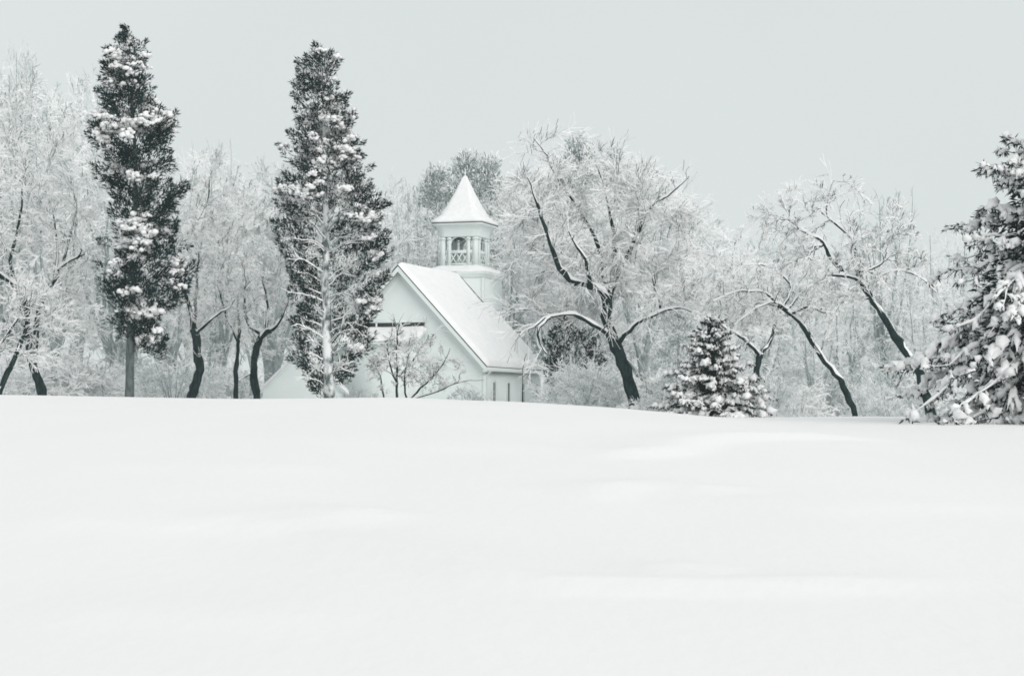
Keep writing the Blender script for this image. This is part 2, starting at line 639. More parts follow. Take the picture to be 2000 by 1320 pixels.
def snow_slab(name, parent, corners, thick, nu=30, nv=24, wav=0.02, seed=1):
    """Snow lying on a sloping roof: corners in order eave-front, eave-back, ridge-back, ridge-front."""
    c = np.array(corners, float)
    n = norm(np.cross(c[1] - c[0], c[3] - c[0]))
    if n[2] < 0:
        n = -n
    u, v = np.meshgrid(np.linspace(0, 1, nu), np.linspace(0, 1, nv))
    p = ((1 - u) * (1 - v))[..., None] * c[0] + (u * (1 - v))[..., None] * c[1] + (u * v)[..., None] * c[2] + ((1 - u) * v)[..., None] * c[3]
    lu, lv = np.linalg.norm(c[1] - c[0]), np.linalg.norm(c[3] - c[0])
    e = np.minimum(np.minimum(u, 1 - u) * lu, v * lv)
    prof = np.sqrt(np.clip(1 - (1 - np.clip(e / 0.16, 0, 1)) ** 2, 0, 1))
    h = thick * prof * (1 + wav / thick * vnoise(u * lu * 1.3, v * lv * 1.3, seed))
    top = p + n * (h[..., None] + 0.004)
    q = np.arange((nv - 1))[:, None] * nu + np.arange(nu - 1)[None, :]
    faces = np.stack([q, q + 1, q + nu + 1, q + nu], -1).reshape(-1, 4)
    if np.cross(c[1] - c[0], c[3] - c[0])[2] < 0:
        faces = faces[:, ::-1]
    g = Geo()
    g.add(top, faces)
    return g.build(name, M['snow'], parent, True)


TH = math.radians(-18)
apex = P(783, 518, 95.0)
ca = thing('church', 'white wooden church with steep snowy roof and open belfry behind the cedar', 'church', (apex[0], apex[1], 0), TH)
RZ, EZ, HW, LEN = apex[2] - 0.18, 3.80, 4.43, 9.25
sl = (RZ - EZ) / HW
GB = 0.6
prism('front_wall', 'siding', ca, [(-HW, GB), (HW, GB), (HW, EZ), (0, RZ), (-HW, EZ)], 0, 0.18)
prism('rear_wall', 'siding', ca, [(-HW, GB), (HW, GB), (HW, EZ), (0, RZ), (-HW, EZ)], LEN - 0.18, LEN)
for s in (-1, 1):
    x0, x1 = (HW - 0.18, HW - 0.003) if s > 0 else (-HW + 0.003, -HW + 0.18)
    box('side_wall', 'siding', ca, x0, x1, 0.182, LEN - 0.182, GB, EZ)
OV, GO = 0.20, 0.40                       # eave and gable overhang
for s in (-1, 1):
    ex, ez = s * (HW + OV), EZ - OV * sl
    nrm = np.array([s * sl, 1.0]) / math.hypot(sl, 1)
    t = 0.12
    poly = [(0, RZ + 0.004), (ex, ez + 0.004), (ex, ez + 0.004 + t), (0, RZ + 0.004 + t * math.hypot(sl, 1))]
    if s > 0:
        poly = poly[::-1]
    rf = prism('roof_slope', 'roof', ca, poly, -GO, LEN + 0.12)
    k = t * math.hypot(sl, 1) + 0.01
    sn = snow_slab('roof_snow', rf, [(ex + s * 0.05, -GO - 0.05, ez + k - 0.05 * sl), (ex + s * 0.05, LEN + 0.12 + 0.05, ez + k - 0.05 * sl), (0, LEN + 0.12 + 0.05, RZ + k), (0, -GO - 0.05, RZ + k)], 0.17, 48, 40, 0.03, 4 + s)
    # rake boards in two steps, as the double line under the snow
    for yy, dz, hh, nm in ((-GO - 0.03, 0.0, 0.26, 'rake_board'), (-0.055, -0.12, 0.34, 'frieze_board')):
        zt = 0.10 if nm == 'rake_board' else -0.01
        pl = [(0, RZ + zt), (0, RZ + zt - hh), (ex - (0 if nm == 'rake_board' else s * OV), ez + zt - hh + (0 if nm == 'rake_board' else OV * sl)), (ex - (0 if nm == 'rake_board' else s * OV), ez + zt + (0 if nm == 'rake_board' else OV * sl))]
        if s < 0:
            pl = pl[::-1]
        prism(nm, 'trim', ca, pl, yy, yy + (0.035 if nm == 'rake_board' else 0.05))
    box('fascia_board', 'trim', ca, *(sorted((ex, ex + s * 0.04))), -GO, LEN + 0.12, ez - 0.10, ez + 0.10)
    box('corner_board', 'trim', ca, *(sorted((s * (HW - 0.16), s * (HW + 0.025)))), -0.03, 0.0, GB, EZ - 0.1)
    box('corner_board', 'trim', ca, *(sorted((s * (HW + 0.001), s * (HW + 0.026)))), 0.0, 0.16, GB, EZ - 0.1)
    bevel(box('ridge_return', 'trim', ca, *(sorted((s * (HW - 0.02), s * (HW + OV)))), -GO, -0.06, EZ - OV * sl - 0.14, EZ - OV * sl - 0.02), 0.02)
# side windows
for v in (1.25, 3.55, 6.0, 8.3):
    wn = box('window', 'trim', ca, HW + 0.001, HW + 0.05, v - 0.25, v + 0.25, 1.55, 3.05)
    box('pane', 'dark_glass', wn, HW + 0.051, HW + 0.056, v - 0.15, v + 0.15, 1.65, 2.95)
    box('muntin', 'trim', wn, HW + 0.057, HW + 0.07, v - 0.015, v + 0.015, 1.652, 2.948)
    box('sill', 'trim', wn, HW + 0.002, HW + 0.11, v - 0.29, v + 0.29, 1.46, 1.549)
# porch with snowy lean-to roof and the dark slot above it
box('transom_slot', 'dark_gap', ca, -2.6, 1.28, -0.02, -0.001, 5.58, 5.92)
for xm in (-1.3, 0.0):
    box('transom_post', 'trim', ca, xm - 0.05, xm + 0.05, -0.045, -0.021, 5.57, 5.93)
box('transom_lintel', 'trim', ca, -2.72, 1.40, -0.06, -0.001, 5.921, 6.04)
pw = box('porch_wall', 'siding', ca, -2.55, 1.2, -1.25, -0.002, GB, 4.86)
me = bpy.data.meshes.new('porch_roof')
me.from_pydata([(-2.72, -1.5, 4.82), (1.38, -1.5, 4.82), (1.38, -0.022, 5.48), (-2.72, -0.022, 5.48), (-2.72, -1.5, 4.94), (1.38, -1.5, 4.94), (1.38, -0.022, 5.60), (-2.72, -0.022, 5.60)], [],
               [(0, 3, 2, 1), (4, 5, 6, 7), (0, 1, 5, 4), (1, 2, 6, 5), (2, 3, 7, 6), (3, 0, 4, 7)])
me.materials.append(M['trim'])
pr = link('porch_roof', me, ca)
snow_slab('porch_snow', pr, [(-2.74, -1.55, 4.94), (1.40, -1.55, 4.94), (1.40, -0.03, 5.60), (-2.74, -0.03, 5.60)], 0.14, 30, 14, 0.03, 9)
# bell tower over the far end of the ridge
TD, A = 9.62, 1.60
TB = 8.93
tw = box('tower_base', 'siding', ca, -A, A, TD - A, TD + A, GB, TB)
for sx in (-1, 1):  # boards added to square the tower where shading hardly parts its faces
    box('corner_board', 'trim', tw, *(sorted((sx * (A - 0.13), sx * (A + 0.02)))), TD - A - 0.02, TD - A - 0.001, GB, TB - 0.26)
    box('corner_board', 'trim', tw, *(sorted((sx * (A + 0.001), sx * (A + 0.021)))), TD - A - 0.001, TD - A + 0.13, GB, TB - 0.26)
# flashing where the roof meets the tower, bare and dark
for s in (-1, 1):
    zz = lambda x: RZ - abs(x) * sl + 0.32
    fl = [(s * 0.15, zz(0.15) + 0.0), (s * A, zz(A)), (s * A, zz(A) + 0.17), (s * 0.15, zz(0.15) + 0.17)]
    prism('roof_flashing', 'dark_gap', ca, fl if s > 0 else fl[::-1], TD - A - 0.05, TD - A - 0.022)


def pyramid_band(name, mat, parent, levels, nsub=6, bend=None):
    """Square rings (half size, z) joined to a skirt or spire; edges get a few vertices so that snow can sag."""
    g = Geo()
    rings = []
    for h, z in levels:
        r = []
        for a in range(4):
            c0 = [(-1, -1), (1, -1), (1, 1), (-1, 1)][a]
            c1 = [(1, -1), (1, 1), (-1, 1), (-1, -1)][a]
            for k in range(nsub):
                f = k / nsub
                x, y = c0[0] * (1 - f) + c1[0] * f, c0[1] * (1 - f) + c1[1] * f
                r.append((x * h, TD + y * h, z))
        rings.append(r)
    n = 4 * nsub
    v = np.array(rings)
    q = []
    for i in range(len(levels) - 1):
        for k in range(n):
            q.append((i * n + k, i * n + (k + 1) % n, (i + 1) * n + (k + 1) % n, (i + 1) * n + k))
    g.add(v.reshape(-1, 3), q)
    me = g.mesh(name, M[mat])
    return link(name, me, parent)


pyramid_band('tower_cornice', 'trim', tw, [(A + 0.02, TB - 0.24), (A + 0.04, TB - 0.20), (A + 0.12, TB - 0.08), (A + 0.15, TB - 0.07), (A + 0.15, TB + 0.04), (1.0, TB + 0.30)])
pyramid_band('cornice_snow', 'snow', tw, [(A + 0.16, TB + 0.035), (A + 0.18, TB + 0.08), (A + 0.14, TB + 0.14), (A + 0.0, TB + 0.22), (1.30, TB + 0.36), (1.10, TB + 0.46), (0.9, TB + 0.48)])
B0, BZ0, BZ1 = 1.06, TB + 0.30, 10.92
bf = box('belfry_floor', 'trim', ca, -B0 - 0.03, B0 + 0.03, TD - B0 - 0.03, TD + B0 + 0.03, BZ0, BZ0 + 0.16)
post_xy = []
for a in (-B0, -0.60, 0.60, B0):
    for b in (-B0, -0.60, 0.60, B0):
        if max(abs(a), abs(b)) < B0:
            continue
        post_xy.append((a, b))
for a, b in post_xy:
    big = abs(a) == B0 and abs(b) == B0
    h = 0.13 if big else 0.085
    ps = box('belfry_post', 'trim', ca, a * (1 - h / B0) - h, a * (1 - h / B0) + h, TD + b * (1 - h / B0) - h, TD + b * (1 - h / B0) + h, BZ0 + 0.162, BZ1 + 0.02)
    q = h + 0.04
    box('post_cap', 'trim', ps, a * (1 - h / B0) - q, a * (1 - h / B0) + q, TD + b * (1 - h / B0) - q, TD + b * (1 - h / B0) + q, BZ1 - 0.14, BZ1 - 0.06)


def bar(g, p, q, w, d, ax):
    """A flat bar between p and q (u along the side, z up) on a belfry side."""
    p, q = np.array(p), np.array(q)
    t = norm(q - p)
    n = np.array([-t[1], t[0]]) * w
    c = [p - n, q - n, q + n, p + n]
    v = []
    for dd in (-d, d):
        for (u, z) in c:
            side, off = ax
            if side == 'f':
                v.append((u, TD + off + dd, z))
            else:
                v.append((off + dd, TD + u, z))
    g.add(v, [(0, 1, 2, 3), (7, 6, 5, 4), (0, 4, 5, 1), (1, 5, 6, 2), (2, 6, 7, 3), (3, 7, 4, 0)])


R0, R1 = BZ0 + 0.24, BZ0 + 0.86
for ax in (('f', -B0 + 0.09), ('f', B0 - 0.09), ('s', -B0 + 0.09), ('s', B0 - 0.09)):
    g = Geo()
    bar(g, (-B0 + 0.27, R1), (B0 - 0.27, R1), 0.045, 0.05, ax)
    bar(g, (-B0 + 0.27, R0), (B0 - 0.27, R0), 0.04, 0.045, ax)
    rail = g.build('railing', M['trim'], ca)
    for k, (ua, ub) in enumerate(((-0.90, -0.68), (-0.51, -0.17), (-0.17, 0.17), (0.17, 0.51), (0.68, 0.90))):
        for j, (pz, qz) in enumerate(((R0 + 0.04, R1 - 0.045), (R1 - 0.045, R0 + 0.04))):
            gg = Geo()
            bar(gg, (ua, pz), (ub, qz), 0.028, 0.018, (ax[0], ax[1] + (0.019 if j else -0.019)))
            gg.build('lattice_bar', M['trim'], rail)
    gg = Geo()
    bar(gg, (-B0 + 0.28, R1 + 0.08), (B0 - 0.28, R1 + 0.08), 0.033, 0.055, ax)
    gg.build('rail_snow', M['snow'], rail)
    # curved brackets in the middle opening, and the frieze above
    for sx in (-1, 1):
        gg = Geo()
        n = 7
        for i in range(n):
            a0, a1 = math.pi / 2 * i / n, math.pi / 2 * (i + 1) / n
            f = lambda a: (sx * (0.50 - 0.34 * (1 - math.cos(a))), BZ1 - 0.02 - 0.42 * (1 - math.sin(a)))
            bar(gg, f(a0), f(a1), 0.035, 0.03, ax)
        gg.build('arch_bracket', M['trim'], ca)
pyramid_band('belfry_frieze', 'trim', ca, [(B0 - 0.22, BZ1), (B0 + 0.02, BZ1), (B0 + 0.03, BZ1 + 0.06), (B0 + 0.06, BZ1 + 0.34), (B0 + 0.14, BZ1 + 0.52), (B0 + 0.30, BZ1 + 0.62), (B0 + 0.36, BZ1 + 0.64), (B0 + 0.36, BZ1 + 0.72), (0.6, BZ1 + 0.74)])
SZ = BZ1 + 0.72
sp = pyramid_band('spire_roof', 'roof', ca, [(0.6, SZ + 0.001), (B0 + 0.37, SZ + 0.002), (B0 + 0.37, SZ + 0.05), (1.03, SZ + 0.36), (0.72, SZ + 0.95), (0.03, SZ + 2.62), (0.005, SZ + 2.63)])
pyramid_band('spire_snow', 'snow', sp, [(B0 + 0.34, SZ + 0.045), (B0 + 0.41, SZ + 0.07), (B0 + 0.38, SZ + 0.16), (1.22, SZ + 0.32), (1.03, SZ + 0.50), (0.90, SZ + 0.78), (0.74, SZ + 1.08), (0.40, SZ + 1.86), (0.10, SZ + 2.62), (0.03, SZ + 2.72), (0.004, SZ + 2.73)])
gg = Geo()
fin = np.array([[(0, TD, SZ + 2.6), (0, TD, SZ + 2.78), (0, TD, SZ + 2.84), (0, TD, SZ + 2.9), (0, TD, SZ + 3.15)]], float)
tubes(gg, fin, np.array([[0.04, 0.03, 0.06, 0.03, 0.008]]), 8)
gg.build('finial', M['trim'], sp)

# ------------------------------------------------------------------ low shed left of the church
sa = P(592, 684, 88.0)
sh = thing('shed', 'low white gabled shed with snowy roof edge left of the pale cedar trunk', 'shed', (sa[0], sa[1], 0), math.radians(4))
SR, SE, SH = sa[2] - 0.12, 2.42, 1.85
ss = (SR - SE) / SH
for y0, nm in ((0, 'front_wall'), (4.6, 'rear_wall')):
    prism(nm, 'siding', sh, [(-SH, GB), (SH, GB), (SH, SE), (0, SR), (-SH, SE)], y0, y0 + 0.15)
for s in (-1, 1):
    box('side_wall', 'siding', sh, *(sorted((s * (SH - 0.15), s * (SH - 0.003)))), 0.152, 4.598, GB, SE)
    ex, ez = s * (SH + 0.2), SE - 0.2 * ss
    poly = [(0, SR + 0.003), (ex, ez + 0.003), (ex, ez + 0.09), (0, SR + 0.12)]
    rf = prism('roof_slope', 'trim', sh, poly if s < 0 else poly[::-1], -0.22, 4.9)
    snow_slab('roof_snow', rf, [(ex, -0.26, ez + 0.10), (ex, 4.94, ez + 0.10), (0, 4.94, SR + 0.125), (0, -0.26, SR + 0.125)], 0.14, 24, 20, 0.02, 20 + s)

# ------------------------------------------------------------------ evergreens
ICO = None


def ico():
    global ICO
    if ICO is None:
        p = (1 + 5 ** 0.5) / 2
        v = norm(np.array([(-1, p, 0), (1, p, 0), (-1, -p, 0), (1, -p, 0), (0, -1, p), (0, 1, p), (0, -1, -p), (0, 1, -p), (p, 0, -1), (p, 0, 1), (-p, 0, -1), (-p, 0, 1)], float))
        f = np.array([(0, 11, 5), (0, 5, 1), (0, 1, 7), (0, 7, 10), (0, 10, 11), (1, 5, 9), (5, 11, 4), (11, 10, 2), (10, 7, 6), (7, 1, 8), (3, 9, 4), (3, 4, 2), (3, 2, 6), (3, 6, 8), (3, 8, 9), (4, 9, 5), (2, 4, 11), (6, 2, 10), (8, 6, 7), (9, 8, 1)])
        ICO = (v, f)
    return ICO


def lumps(g, c, r, squash=0.75, jit=0.22):
    v, f = ico()
    n = len(c)
    if not n:
        return
    vv = v[None] * (1 + jit * rng.normal(size=(n, 12, 1))) * r[:, None, None]
    vv[..., 2] *= squash
    g.add(vv + c[:, None, :], None, (f[None] + (np.arange(n) * 12)[:, None, None]).reshape(-1, 3))


def blades(g, p, d, L, w):
    """Slim pointed leaves / needle sprays: two crossed-edge triangles folded along the middle."""
    n = len(p)
    if not n:
        return
    side = norm(np.cross(d, rng.normal(size=(n, 3))))
    up = np.cross(side, d)
    tip = p + d * L[:, None]
    mid = p + d * (L * 0.45)[:, None]
    a = mid + side * w[:, None] + up * (w * 0.3)[:, None]
    b = mid - side * w[:, None] + up * (w * 0.3)[:, None]
    k = np.arange(n)[:, None] * 4
    g.add(np.stack([p, a, tip, b], 1), None, np.concatenate([k + [0, 1, 2], k + [0, 2, 3]]))


def cedar(root, Y, axis_px, outline, base, n_bough, snow_fn, dust, hollow=None, per=130, size=(0.32, 0.75), lump=(0.045, 0.125)):
    s = Y / F
    o = np.array(outline, float)
    gl, gs = Geo(), Geo()
    ys = np.linspace(o[0, 0], o[-1, 0], 400)
    wd = np.interp(ys, o[:, 0], o[:, 2]) - np.interp(ys, o[:, 0], o[:, 1])
    cdf = np.cumsum(wd + 12)
    cdf /= cdf[-1]
    cs, rs, sn = [], [], []
    for i in range(n_bough):
        py = np.interp((i + rng.uniform()) / n_bough, cdf, ys)
        l, r = np.interp(py, o[:, 0], o[:, 1]), np.interp(py, o[:, 0], o[:, 2])
        c, h = (l + r) / 2, (r - l) / 2 + 5
        a = rng.uniform(0, 2 * math.pi)
        br = rng.uniform(*size)
        br = min(br, 0.08 + h * s * 0.6)
        rho = max(0.0, 1 - br / max(h * s, 0.05) * 0.75) * (0.35 + 0.65 * rng.uniform() ** 0.5) * (rng.uniform(0.85, 1.1) if rng.uniform() < 0.85 else rng.uniform(1.05, 1.2))
        x, y = math.cos(a) * rho * h, math.sin(a) * rho * h * 0.95
        px = c + x
        if hollow and hollow(px - axis_px, py, y):
            continue
        cs.append(P(px, py, Y + y * s) - base)
        rs.append(br)
        sn.append(snow_fn(px, py, y < 0))
    cs, rs, sn = np.array(cs), np.array(rs), np.array(sn)
    n = len(cs)
    # every bough is a plume: sprays along an axis that points out and up, thinning to the tip
    ctr = np.array([(P(axis_px, 600, Y) - base)[0], 0, 0])
    outw = norm((cs - ctr) * np.array([1, 1, 0]) + 1e-6)
    ax = norm(outw * rng.uniform(0.5, 1.0, (n, 1)) + np.array([0, 0, 1.0]) * rng.uniform(0.35, 0.9, (n, 1)) + rng.normal(size=(n, 3)) * 0.25)
    k = np.repeat(np.arange(n), per)
    f = rng.uniform(0, 1, len(k)) ** 0.8
    lat = rng.normal(size=(len(k), 3))
    lat -= (lat * ax[k]).sum(1, keepdims=True) * ax[k]
    lat = norm(lat) * (rng.uniform(0.02, 1, len(k)) ** 0.5)[:, None]
    wid = rs[k] * 0.72 * (1 - f) ** 0.75 * (0.35 + 0.65 * np.minimum(1, f * 4))
    p = cs[k] + ax[k] * ((f - 0.45) * 1.75 * rs[k])[:, None] + lat * wid[:, None]
    d = norm(ax[k] * 0.9 + lat * 0.75 + rng.normal(size=p.shape) * 0.35 + np.array([0, 0, 0.1]))
    L = rng.uniform(0.07, 0.22, len(k)) * (0.6 + rs[k])
    w = rng.uniform(0.011, 0.027, len(k))
    white = (rng.uniform(size=len(k)) < dust * np.clip(lat[:, 2] * 1.2 + 0.6, 0.05, 1.5) * (0.35 + 1.3 * sn[k]))
    blades(gl, p[~white], d[~white], L[~white], w[~white])
    blades(gs, p[white] + [0, 0, 0.015], d[white], L[white] * 0.9, w[white] * 1.1)
    # soft pads of snow on the laden boughs, each a heap of lumps
    npad = np.where(sn > 0.36, np.clip((sn * 2.6).astype(int) + 1, 1, 4), 0)
    kp = np.repeat(np.arange(n), npad)
    fp = rng.uniform(0.15, 0.9, len(kp))
    up = norm(np.array([0, -0.45, 1.0]) + rng.normal(size=(len(kp), 3)) * [0.7, 0.35, 0.15])
    up -= (up * ax[kp]).sum(1, keepdims=True) * ax[kp] * 0.7
    pc = cs[kp] + ax[kp] * ((fp - 0.45) * 1.75 * rs[kp])[:, None] + up * (rs[kp] * 0.66 * (1 - fp) ** 0.6 + 0.02)[:, None]
    k = np.repeat(np.arange(len(kp)), rng.integers(9, 17, len(kp)))
    pr_ = (0.10 + 0.22 * rs[kp])[k]
    u = rng.normal(size=(len(k), 3)) * [0.55, 0.55, 0.26]
    p = pc[k] + u * pr_[:, None] - [0, 0, 0.02]
    lumps(gs, p, pr_ * rng.uniform(0.22, 0.62, len(k)), 0.72, 0.22)
    # sticks of snowy sprays standing out of the cushions
    kk = rng.choice(len(k), len(k) // 2) if len(k) else np.zeros(0, int)
    kk = kk[: len(kk) // 2]
    dd = norm(rng.normal(size=(len(kk), 3)) + [0, 0, 0.5])
    blades(gl, p[kk], dd, rng.uniform(0.08, 0.2, len(kk)), rng.uniform(0.012, 0.025, len(kk)))
    gl.build('crown', M['cedar'], root)
    gs.build('snow_cover', M['snow'], root, True)


def band(v, c, w):
    return math.exp(-((v - c) / w) ** 2)


# the dark cedar on the left
YA = 74.0
b0 = P(253, 770, YA)
b0[2] = gz(b0[0], b0[1])
ra = thing('cedar_tree', 'tall dark cedar with bare grey lower trunk and heavy snow clumps, leftmost evergreen', 'tree', b0)
g = Geo()
tr = resample([np.array([0, 0, -0.3]), P(254, 700, YA) - b0, P(258, 600, YA) - b0, P(265, 420, YA) - b0, P(262, 250, YA) - b0, P(244, 66, YA) - b0], 20, 0.01)
tubes(g, tr[None], np.linspace(0.19, 0.02, 20)[None], 10, 0.04)
tubes(g, resample([P(256, 690, YA) - b0, P(268, 660, YA) - b0, P(296, 600, YA) - b0], 8)[None], np.linspace(0.06, 0.03, 8)[None], 6)
tubes(g, resample([P(254, 640, YA) - b0, P(232, 610, YA) - b0, P(205, 585, YA) - b0], 8)[None], np.linspace(0.05, 0.02, 8)[None], 6)
g.build('trunk', M['cedar_bark'], ra, True)
outA = [(56, 238, 250), (80, 225, 265), (105, 212, 290), (150, 196, 300), (190, 182, 310), (215, 186, 320), (228, 180, 340), (250, 170, 357), (290, 176, 354), (340, 192, 350), (385, 208, 365), (420, 214, 342),
        (450, 214, 342), (490, 205, 362), (530, 200, 380), (565, 186, 384), (585, 196, 372), (600, 212, 325), (640, 214, 316), (665, 236, 322), (690, 288, 330)]


def snowA(px, py, front):
    f = 1.25 * band(py, 243, 20) + 0.5 * band(py, 150, 45) + 1.3 * band(px, 200, 18) * band(py, 285, 14) + 1.0 * band(py, 352, 12) * band(px, 255, 26)
    f += 1.3 * band(py, 462, 30) * band(px, 270, 45) + 0.9 * band(py, 525, 22) * (band(px, 225, 22) + band(px, 345, 28)) + 1.3 * band(py, 620, 22) * band(px, 275, 22) + 1.2 * band(py, 660, 12) * band(px, 312, 22) + 0.3 * band(py, 95, 30)
    return f * rng.uniform(0.4, 1.15) + (0.45 if rng.uniform() < 0.06 else 0.0)


cedar(ra, YA, 256, outA, b0, 400, snowA, 0.08, per=110)

# dark evergreen shrub past the church's far corner
bd = P(1112, 790, 90.0)
bd[2] = gz(bd[0], bd[1])
rd = thing('evergreen_shrub', 'dark snow-dusted evergreen shrub right of the church side wall', 'shrub', bd)
g = Geo()
for dx in (-0.5, -0.1, 0.4):
    tubes(g, resample([(dx, 0, -0.2), (dx * 1.3, 0.1, 1.2), (dx * 1.8, 0.1, 2.4)], 7, 0.02)[None], np.linspace(0.06, 0.02, 7)[None], 7)
g.build('trunk', M['bark'], rd, True)
cedar(rd, 90.0, 1112, [(618, 1090, 1125), (660, 1064, 1165), (710, 1056, 1185), (760, 1056, 1190), (790, 1060, 1190)], bd, 150, lambda px, py, f: 0.26 * rng.uniform(0.3, 1.2), 0.42, per=85, size=(0.25, 0.5))

# the paler cedar in the middle, its lower front bare
YB = 76.0
b1 = P(641, 778, YB)
b1[2] = gz(b1[0], b1[1])
rb = thing('cedar_tree', 'tall paler cedar in front of the church, lower trunk and branches coated white', 'tree', b1)
g = Geo()
tr = resample([np.array([0.02, 0, -0.3]), P(642, 720, YB) - b1, P(638, 640, YB) - b1, P(635, 540, YB) - b1, P(637, 440, YB) - b1, P(634, 300, YB) - b1, P(630, 100, YB) - b1], 26, 0.015)
tubes(g, tr[None], np.linspace(0.24, 0.015, 26)[None], 10, 0.05)
trk = g.build('trunk', M['snowy_bark'], rb, True)
outB = [(92, 618, 640), (110, 608, 648), (130, 582, 668), (165, 574, 672), (200, 572, 680), (240, 574, 698), (272, 566, 706), (296, 545, 714), (340, 548, 722), (380, 528, 730), (420, 526, 750), (460, 532, 764), (500, 542, 765),
        (550, 560, 760), (600, 570, 752), (650, 576, 736), (700, 570, 722), (735, 590, 690), (765, 600, 668)]


def snowB(px, py, front):
    f = 0.30 + 0.5 * band(px, 655, 30) * band(py, 300, 90) + 0.8 * band(py, 385, 15) * (band(px, 590, 25) + band(px, 672, 16)) + 1.1 * band(py, 440, 22) * band(px, 732, 22) + 0.8 * band(py, 390, 25) * band(px, 545, 22)
    f += 0.9 * band(py, 615, 40) * band(px, 725, 22) + 0.8 * band(py, 690, 30) * band(px, 715, 20)
    if py > 430:
        f *= 0.30 + 0.9 * band(px, 728, 22)
    return f * rng.uniform(0.2, 1.3)


def hollowB(dx, py, y):
    if py < 400:
        return False
    return y < -14 and abs(dx) < 66 * min(1, (py - 390) / 60) + 4


cedar(rb, YB, 638, outB, b1, 700, snowB, 0.42, hollowB, per=105, size=(0.26, 0.58))
# bare snow-coated branches at the front
gb, gs_ = Geo(), Geo()
BR = []
for i in range(38):
    py = 415 + (760 - 415) * (i + rng.uniform()) / 38
    s = -1 if i % 2 else 1
    L = (0.75 + 0.9 * rng.uniform()) * (1.25 if s > 0 else 1.0) * (1.0 if py < 690 else 0.7)
    rise = rng.uniform(0.25, 0.75)
    p0 = P(638, py, YB) - b1
    az = rng.uniform(-1.0, 0.15)
    dv = np.array([s * math.cos(az), math.sin(az), 0])
    mid = p0 + dv * L * 0.45 + [0, 0, rise * L * 0.5]
    end = p0 + dv * L + [0, 0, rise * L * rng.uniform(0.55, 1.0)]
    BR.append(resample([p0, mid, end], 8, 0.02))
BR = np.array(BR)
RR = np.linspace(1, 0.35, 8)[None] * rng.uniform(0.022, 0.048, (len(BR), 1))
diamonds(gb, gs_, BR, RR, 0.012, 0.03)
b2, r2 = grow(BR, RR, 5, (0.25, 1), (0.25, 0.6), (0.4, 0.9), 5, 0.18, 0.02, 0.016)
diamonds(gb, gs_, b2, r2, 0.012, 0.022)
b3, r3 = grow(b2, r2, 2, (0.2, 1), (0.25, 0.6), (0.4, 1.0), 4, 0.2, 0.0, 0.01)
diamonds(gb, gs_, b3, np.maximum(r3, 0.005), 0.010, 0.018)
gb.build('bare_branches', M['grey_bark'], rb)
gs_.build('branch_snow', M['twig_snow'], rb)


